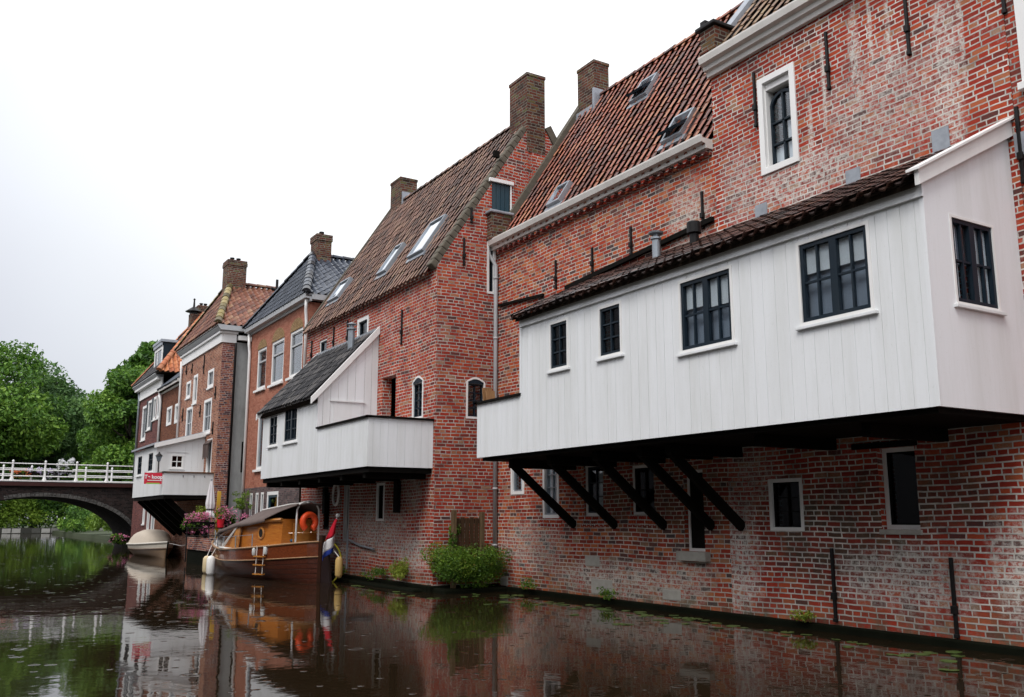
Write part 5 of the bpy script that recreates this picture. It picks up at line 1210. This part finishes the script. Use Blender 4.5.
q = MB(); a = [(-2.95,24.55,.95),(-2.93,24.55,1.85),(-2.85,24.55,2.0),(-2.7,24.55,2.06),(-2.5,24.55,2.06),(-2.36,24.55,2.0),(-2.28,24.55,1.85),(-2.26,24.55,.95)]
q.tube(a, .025, 8); q.build('stern_arch', M['trim'], bo, smooth=True)
q = MB(); q.tube([(-2.66,24.4,2.035),(-2.66,25.4,2.0),(-2.66,27.1,1.85)], .025, 6); q.build('ridge_pole', M['gutter'], bo)
# guard rail stanchions
q = MB()
for s_ in (3.0,4.4,5.8,6.9,7.7,8.3): q.tube([(bx_(s_)-half(s_)+.06,by_(s_),sheer(s_)-.03),(bx_(s_)-half(s_)+.06,by_(s_),sheer(s_)+.36)], .014, 6)
q.tube([(bx_(s_)-half(s_)+.06,by_(s_),sheer(s_)+.34) for s_ in (3.0,4.4,5.8,6.9,7.7,8.3)], .008, 5); q.build('guard_rail', M['zinc'], bo)
q = MB(); q.box(-2.8,-2.45,28.75,29.05,.9,1.2); q.lathe((-2.62,29.25,.9), [(.12,0),(.1,.15),(.14,.17),(.12,.28)], 10); q.build('anchor_winch', M['iron'], bo)
q = MB(); q.ball((-3.0,28.95,.93), .17, 12, 8, (1,1,.9)); q.box(-3.1,-2.9,28.5,28.7,.8,1.05); q.build('deck_bag', paint('white_bag', (.62,.62,.62), .7, .2), bo)
q = MB(); q.ball((-2.85,25.05,1.03), .13, 10, 6, (1,2.2,.5)); q.build('blue_bag', plain('blue_cloth', (.02,.07,.13), .7), bo)
q = MB(); q.tube([(-3.0,24.9,1.22),(-2.5,24.5,1.25),(-2.2,24.6,1.25)], .02, 6); q.build('tiller', M['mahog2'], bo)
# lifebuoy
q = MB(); c = Vector((-2.61,24.46,1.52)); n = 26; pts = []
for k in range(n+1):
    th = R(-58)+R(296)*k/n; r = .19
    pts.append(c+Vector((math.cos(th)*r, 0, math.sin(th)*r*1.05)))
q.tube(pts, .085, 12); tag(single(q.build('lifebuoy', plain('orange_vinyl', (.72,.075,.02), .4, 0, .1, 5), None, smooth=True), 'orange horseshoe lifebuoy hung on the stern arch of the wooden boat', 'lifebuoy'))
# flag
fl = thing('flag', 'red white and blue flag hanging from a staff at the stern of the wooden boat', 'flag', (-2.6,23.4,.9))
q = MB(); q.tube([(-2.64,23.62,.8),(-2.56,23.1,1.66)], .018, 8); q.ball((-2.56,23.09,1.69), .055, 10, 6); q.build('staff', M['trim'], fl)
bands = [('flag_red', (.55,.012,.03), 0.0, .50), ('flag_white', (.75,.73,.73), .50, .84), ('flag_blue', (.02,.045,.26), .84, 1.0)]
def cloth(u, v):   # u 0..1 across, v 0..1 down; a flag hanging slack from its staff
    w = .04+.30*min(1, v*1.5)*(1-.35*max(0, v-.6))
    return Vector((-2.57-.14*v-(u-.35)*w, 23.12+.10*v+.05*math.sin(u*7+v*3), 1.60-.88*v-.10*u*v))
for nm, cc, v0, v1 in bands:
    q = MB(); n = 8
    for a in range(n):
        for b in range(6):
            P = [cloth(a/n, v0+(v1-v0)*b/6+.16*(a/n-.5)*(0 < v0+b < 9 and (v0 > 0 or b > 0))), cloth((a+1)/n, v0+(v1-v0)*b/6+.16*((a+1)/n-.5)*(v0 > 0 or b > 0)), cloth((a+1)/n, v0+(v1-v0)*(b+1)/6+.16*((a+1)/n-.5)), cloth(a/n, v0+(v1-v0)*(b+1)/6+.16*(a/n-.5))]
            q.face(P)
    o = q.build('flag_cloth', plain(nm, cc, .8, 0, .12, 6), fl, weld=True, smooth=True); m_ = o.modifiers.new('thick','SOLIDIFY'); m_.thickness = .006
def fender(lab, x, y, z0, z1, r, col, rope):
    t = thing('fender', lab, 'fender', (x,y,z0), 'fenders of the wooden boat')
    q = MB(); h = z1-z0; q.lathe((x,y,z0), [(.01,0),(r*.7,.04*h),(r*.97,.16*h),(r,.5*h),(r*.95,.84*h),(r*.6,.96*h),(.02,h)], 14); q.build('body', plain('fender_'+lab.split()[0], col, .45, 0, .15, 3), t, smooth=True)
    q = MB(); q.tube([(x,y,z1-.02),rope], .012, 5); q.build('rope', M['gutter'], t)
def hb(s): return bx_(s)-half(s)-.02
fender('cream fender at the bow of the wooden boat, left of the white one', hb(8.0)-.22, by_(7.75), -.02, .52, .115, (.62,.50,.30), (hb(7.8),by_(7.8),sheer(7.8)))
fender('white fender at the bow of the wooden boat', hb(6.6)-.14, by_(6.6), -.03, .55, .125, (.72,.70,.66), (hb(6.6),by_(6.6),sheer(6.6)))
fender('tan fender hanging below the flag at the stern of the wooden boat', -2.53, 23.0, .12, .66, .10, (.50,.33,.12), (-2.6,23.4,.95))
fender('small grey fender on the boat side, left one above the ladder', hb(2.65)-.0, by_(2.65), .62, .84, .055, (.5,.5,.48), (hb(2.6)+.05,by_(2.6),sheer(2.6)+.03))
fender('small grey fender on the boat side, right one above the ladder', hb(1.95)-.0, by_(1.95), .66, .88, .055, (.5,.5,.48), (hb(1.9)+.05,by_(1.9),sheer(1.9)+.03))
ld = thing('boarding_ladder', 'wooden rope ladder hanging on the side of the wooden boat', 'ladder', (hb(2.2),by_(2.2),.1))
q = MB()
for s_ in (2.0,2.4): q.tube([(hb(s_)-.03,by_(s_),sheer(s_)),(hb(s_)-.05,by_(s_),.12)], .012, 5)
q.build('rope', M['gutter'], ld)
for z in (.16,.40,.62):
    q = MB(); q.bar((hb(1.92)-.05,by_(1.92),z),(hb(2.5)-.05,by_(2.5),z),.09,.035); q.build('rung', M['mahog2'], ld)
q = MB(); n = 18
for_pts = [(-1.95-.0, 23.1+.42*math.cos(R(-70)+R(150)*k/n)-.25, .62+.62*math.sin(R(-70)+R(150)*k/n)) for k in range(n+1)]
q.tube([(-2.56+.44*math.cos(R(-65)+R(155)*k/n), 23.4+.1*k/n, .50+.55*math.sin(R(-65)+R(155)*k/n)) for k in range(n+1)], .022, 6)
tag(single(q.build('hose', plain('yellow_hose', (.55,.48,.04), .45), None, smooth=True), 'yellow hose looped behind the stern of the wooden boat', 'hose'))
q = MB(); q.tube([(-1.72,24.0,1.05),(-1.72,23.2,.92),(-1.72,22.3,.85)], .03, 6); q.tube([(-1.75,24.0,.3),(-1.75,24.0,1.3)], .03, 6); tag(single(q.build('mooring_rail', M['zinc'], None), 'grey pipe rail on the wall beside the boat stern', 'rail'))

TH = R(10); SP = Vector((-2.66,23.75,0))
for o in list(bpy.data.objects):
    if o.parent is None and (o.name.split('.')[0] in ('wooden_boat','lifebuoy','flag','fender','boarding_ladder')):
        o.location = SP+Vector((.06,0,0))+Matrix.Rotation(TH,3,'Z') @ (Vector(o.location)-SP); o.rotation_euler[2] += TH
# ================================================================== small sloop
sb_ = thing('sloop', 'small cream open boat under a beige canvas hood, moored beneath the farthest white kitchen', 'boat', (-2.9,43,0))
L1 = 5.0
def h1(t): return .75*(1-max(0,(t-.35)/.65)**2.3) if t < 1 else 0
def sh1(t): return .50+.16*t**2
cx1 = lambda t: -2.95+.05*t
cy1 = lambda t: 45.7-4.5*t
def P1(t, j, side): f = (math.sin(min(1,j*1.15)*math.pi/2))**.75; z = -.25+(sh1(t)+.25)*j; return (cx1(t)+side*h1(t)*f*(.8+.2*j), cy1(t)-(.22*j if t > .9 else .22*j*max(0,t-.6)/.3)*1.0, z)
n = 24; q = MB(); q2 = MB()
for side in (-1,1):
    for k in range(n):
        for m in range(8):
            t0, t1, j0, j1 = k/n, (k+1)/n, m/8, (m+1)/8
            (q if m < 6 else q2).face([P1(t0,j0,side),P1(t1,j0,side),P1(t1,j1,side),P1(t0,j1,side)])
for m in range(8): q.face([P1(0,m/8,-1),P1(0,m/8,1),P1(0,(m+1)/8,1),P1(0,(m+1)/8,-1)])
q.build('hull', paint('tan_hull', (.24,.15,.085), .35, .2), sb_, weld=True, smooth=True); q2.build('gunwale', paint('cream_gunwale', (.62,.56,.47), .4, .2), sb_, weld=True)
q = MB()
for side in (-1,1): q.tube([P1(k/n,1.0,side) for k in range(n+1)], .045, 6)
q.build('rub_rail', paint('cream_rail', (.66,.61,.53), .4, .2), sb_)
q = MB()
for k in range(n): q.face([(cx1(k/n)-h1(k/n),cy1(k/n),sh1(k/n)-.02),(cx1((k+1)/n)-h1((k+1)/n),cy1((k+1)/n),sh1((k+1)/n)-.02),(cx1((k+1)/n)+h1((k+1)/n),cy1((k+1)/n),sh1((k+1)/n)-.02),(cx1(k/n)+h1(k/n),cy1(k/n),sh1(k/n)-.02)])
q.build('deck', paint('cream_deck', (.6,.54,.45), .5, .2), sb_)
q = MB(); prof = [(.0,.34,1.0),(.08,.56,1.0),(.28,.64,1.0),(.50,.60,.98),(.58,.50,.95),(.76,.05,.7)]; rows_ = []
for (t, hz, wk) in prof:
    rows_.append([(cx1(t)+math.copysign(abs(math.cos(math.pi*k/10))**.6, math.cos(math.pi*k/10))*(h1(t)*wk-.02)*(1-.22*math.sin(math.pi*k/10)), cy1(t), sh1(t)+hz*(abs(math.sin(math.pi*k/10))**.6)) for k in range(11)])
for i in range(len(rows_)-1):
    for k in range(10): q.face([rows_[i][k],rows_[i+1][k],rows_[i+1][k+1],rows_[i][k+1]])
q.face(rows_[0]); q.face(rows_[-1])
q.build('canvas_hood', plain('beige_canvas', (.50,.43,.35), .8, 0, .15, 3, .5), sb_, weld=True, smooth=True)
q = MB()
for side in (-1,1): q.tube([(P1(k/n,.72,side)[0]+side*.012,)+P1(k/n,.72,side)[1:] for k in range(n+1)], .02, 6)
q.build('strake', paint('brown_strake', (.12,.06,.03), .4, .2), sb_)
q = MB(); q.tube([(-2.9,41.1,.62),(-2.5,40.3,.52),(-2.2,39.8,.6)], .015, 5); q.build('mooring_rope', M['gutter'], sb_)
q = MB(); q.tube([(cx1(1.0),cy1(1)-.02,-.1),(cx1(1),cy1(1)-.24,sh1(1)+.03)], .03, 6); q.build('stem', M['tar'], sb_)

# ================================================================== lily pads
rr = random.Random(12); q = MB(); n = 14
vs = [(0,0,.0)]+[(math.cos(R(18)+R(324)*k/n), math.sin(R(18)+R(324)*k/n), .03*math.sin(k*1.3)) for k in range(n+1)]
q.raw(vs, [(0,k+1,k+2) for k in range(n)]); pad = q.build('lily_pad', plain('lily_pad_green', (.05,.08,.018), .4, 0, .5, 3), None, recalc=False); m_ = pad.modifiers.new('thick','SOLIDIFY'); m_.thickness = .06
pads = []
for k in range(96):
    if k < 60: y = rr.uniform(11.5, 19.5); x = -.4-abs(rr.gauss(0,.8))
    elif k < 84: y = rr.uniform(6.2, 11.5); x = -.45-abs(rr.gauss(0,.5))
    else: y = rr.uniform(17.5, 22.5); x = -2.2-abs(rr.gauss(0,.4))
    pads.append((x,y,rr.uniform(.05,.12)))
for k, (x, y, s_) in enumerate(pads):
    o = pad if k == 0 else pad.copy()
    if k: COL.objects.link(o)
    o.location = (x,y,.006); o.rotation_euler = (rr.uniform(-.06,.06),rr.uniform(-.06,.06),rr.uniform(0,6.28)); o.scale = (s_,s_,s_*.6)
    tag(o, 'small green lily pad floating on the dark water along the brick walls', 'lily pad', 'lily pads along the walls')

# ================================================================== ground, water, sky, light, camera
q = MB()
def slab(x0,x1,y0,y1,zt): q.box(x0,x1,y0,y1,-1.0,zt)
slab(.35,600,-120,119.4,.3); slab(-600,-14.2,-120,119.4,.55); slab(-600,600,119.5,1500,.45)
tg = NT('ground'); gpn = tg.pos(); gc = tg.mix(tg.noise(gpn,.35,6,.7), (.02,.035,.010), (.05,.06,.025)); tg.done(gc, .95)
o = q.build('ground', tg.m, None); tag(o, 'grassy ground behind the houses and on the far banks', 'ground', kind='structure')
q = MB(); q.box(-40,30,119.2,119.5,-.6,.62); q.box(-40,30,119.1,119.2,-.6,.25)
o = q.build('far_bank_edge', brick('pale_bank_stone', stops=[(0,(.03,.03,.025)),(.5,(.08,.08,.07)),(1,(.34,.33,.30))], mortar=(.05,.05,.04), bw=1.7, bh=.62, ms=.06, white=.4, dirt=.8, seed=14), None); tag(o, 'pale stone edging of the far canal bank', 'quay wall', kind='structure')
tw = NT('canal_water'); p = tw.pos()
vor = tw.new('ShaderNodeTexVoronoi', feature='F1'); vor.inputs['Scale'].default_value = 1.7
dj = tw.scale(p, (1,1,0)); tw.link(dj, vor.inputs['Vector'])
wnv = tw.new('ShaderNodeTexWhiteNoise', noise_dimensions='3D'); tw.link(vor.outputs['Color'], wnv.inputs['Vector'])
d = vor.outputs['Distance']   # in cells
rad = tw.math('ADD', tw.math('MULTIPLY', wnv.outputs['Value'], .16), .02)
ring = tw.math('SUBTRACT', d, rad); ring = tw.math('MULTIPLY', ring, ring); ring = tw.math('EXPONENT', tw.math('MULTIPLY', ring, -1400.0)) 
ring = tw.math('MULTIPLY', ring, tw.math('SUBTRACT', 1.1, tw.math('MULTIPLY', rad, 3.0), True))
vor2 = tw.new('ShaderNodeTexVoronoi', feature='F1'); vor2.inputs['Scale'].default_value = 3.4; tw.link(dj, vor2.inputs['Vector'])
dot = tw.math('EXPONENT', tw.math('MULTIPLY', tw.math('MULTIPLY', vor2.outputs['Distance'], vor2.outputs['Distance']), -220.0))
n1 = tw.noise(tw.scale(p,(.9,.9,1)), 1.1, 3, .55, .3); n2 = tw.noise(tw.scale(p,(1,1,1)), 5.5, 3, .5)
h = tw.math('ADD', tw.math('MULTIPLY', n1, .75), tw.math('MULTIPLY', n2, .16))
nb = tw.bump(h, .052, .10)
nb2 = tw.bump(tw.math('ADD', tw.math('MULTIPLY', ring, .8), tw.math('MULTIPLY', dot, 1.2)), .8, .02, nb)
tw.done((.016,.010,.005), .028, nb2, **{'IOR': 1.45, 'Specular IOR Level': .5})
q = MB(); q.face([(-600,-120,0),(600,-120,0),(600,1500,0),(-600,1500,0)]); o = q.build('water', tw.m, None); tag(o, 'dark canal water pitted by rain', 'water', kind='structure')

tr = thing('terrace_row', 'row of gabled brick houses across the canal, seen only as reflections in kitchen windows', 'houses', (-24,12,.55))
q = MB(); qr = MB(); rr = random.Random(77); y = -30
while y < 52:
    wd = rr.uniform(6,8.5); hh = rr.uniform(9.5,11.5); rh = rr.uniform(3.5,5); x0 = -20.5-rr.uniform(0,.4)  # heights raised to block low sky light from the walls opposite
    for (ya, yb) in ((y, y+wd),):
        q.face([(x0,ya,.5),(x0,yb,.5),(x0,yb,hh),(x0,(ya+yb)/2,hh+rh),(x0,ya,hh)]); q.face([(x0-9,ya,.5),(x0-9,yb,.5),(x0-9,yb,hh),(x0-9,(ya+yb)/2,hh+rh),(x0-9,ya,hh)])
        q.face([(x0,ya,.5),(x0-9,ya,.5),(x0-9,ya,hh),(x0,ya,hh)]); q.face([(x0,yb,.5),(x0-9,yb,.5),(x0-9,yb,hh),(x0,yb,hh)])
        qr.face([(x0+.1,ya,hh),(x0-9,ya,hh),(x0-9,(ya+yb)/2,hh+rh),(x0+.1,(ya+yb)/2,hh+rh)]); qr.face([(x0+.1,yb,hh),(x0-9,yb,hh),(x0-9,(ya+yb)/2,hh+rh),(x0+.1,(ya+yb)/2,hh+rh)])
    y += wd+.02
q.build('wall', plain('far_facade_grey', (.13,.125,.13), .9, 0, .15, .6), tr); qr.build('roof', M['tarwood'], tr)
SUN_EL, SUN_AZ = R(54), R(-118)      # azimuth measured from +Y towards +X: the sun stands over the open canal, to the left
w = bpy.data.worlds.new('World'); S.world = w; w.use_nodes = True
nt = w.node_tree; bg = nt.nodes['Background']; L = nt.links.new
sky = nt.nodes.new('ShaderNodeTexSky'); sky.sky_type = 'NISHITA'; sky.sun_disc = False; sky.sun_elevation = SUN_EL; sky.sun_rotation = SUN_AZ
tc = nt.nodes.new('ShaderNodeTexCoord')
dt = nt.nodes.new('ShaderNodeVectorMath'); dt.operation = 'DOT_PRODUCT'; L(tc.outputs['Generated'], dt.inputs[0])
bd = Vector((.62,.70,.50)).normalized(); dt.inputs[1].default_value = bd
cr = nt.nodes.new('ShaderNodeValToRGB'); e = cr.color_ramp.elements
e[0].position = .0; e[0].color = (1.15,1.17,1.24,1); e[1].position = 1.0; e[1].color = (1.0,1.0,1.0,1)
for pz, cc in ((.4,(.95,.96,1.0,1)),(.66,(.80,.81,.86,1)),(.75,(.69,.71,.775,1)),(.80,(.77,.795,.845,1)),(.855,(.86,.88,.905,1)),(.93,(1.05,1.07,1.08,1))): x = e.new(pz); x.color = cc
L(dt.outputs['Value'], cr.inputs[0])
ns = nt.nodes.new('ShaderNodeTexNoise'); ns.inputs['Scale'].default_value = 2.2; ns.inputs['Detail'].default_value = 5; L(tc.outputs['Generated'], ns.inputs['Vector'])
ma = nt.nodes.new('ShaderNodeMath'); ma.operation = 'MULTIPLY_ADD'; L(ns.outputs[0], ma.inputs[0]); ma.inputs[1].default_value = .22; ma.inputs[2].default_value = .9
mu = nt.nodes.new('ShaderNodeVectorMath'); mu.operation = 'SCALE'; L(cr.outputs[0], mu.inputs[0]); L(ma.outputs[0], mu.inputs['Scale'])
m2 = nt.nodes.new('ShaderNodeVectorMath'); m2.operation = 'SCALE'; L(mu.outputs[0], m2.inputs[0])
sz = nt.nodes.new('ShaderNodeSeparateXYZ'); L(tc.outputs['Generated'], sz.inputs[0])
el = nt.nodes.new('ShaderNodeMath'); el.operation = 'MULTIPLY_ADD'; el.use_clamp = False; L(sz.outputs[2], el.inputs[0]); el.inputs[1].default_value = 8.0; el.inputs[2].default_value = 6.9   # overcast: brighter overhead than at the horizon
L(el.outputs[0], m2.inputs['Scale'])
mx = nt.nodes.new('ShaderNodeMix'); mx.data_type = 'RGBA'; mx.inputs[0].default_value = .94
L(sky.outputs[0], mx.inputs[6]); L(m2.outputs[0], mx.inputs[7]); L(mx.outputs[2], bg.inputs[0]); bg.inputs[1].default_value = .1
sd = bpy.data.lights.new('Sun', 'SUN'); sd.energy = 1.5; sd.angle = R(22); sd.color = (1,.97,.93)
so = bpy.data.objects.new('Sun', sd); COL.objects.link(so)
dirv = Vector((math.sin(SUN_AZ)*math.cos(SUN_EL), math.cos(SUN_AZ)*math.cos(SUN_EL), math.sin(SUN_EL)))
so.rotation_euler = (-dirv).to_track_quat('-Z','Y').to_euler()
cam = bpy.data.cameras.new('Camera'); co = bpy.data.objects.new('Camera', cam); COL.objects.link(co)
cam.sensor_width = 36; cam.lens = 930/1024*36; cam.clip_end = 3000; cam.clip_start = .05
co.location = (-11.256, 0, 1.6); co.rotation_euler = (R(90+10.3889), 0, R(-31.438)); S.camera = co
S.view_settings.view_transform = 'Standard'; S.view_settings.look = 'None'; S.view_settings.exposure = 0.40; S.view_settings.gamma = 1
S.render.resolution_x, S.render.resolution_y = 1024, 697
for o in bpy.data.objects:
    if '_base' in o: del o['_base']
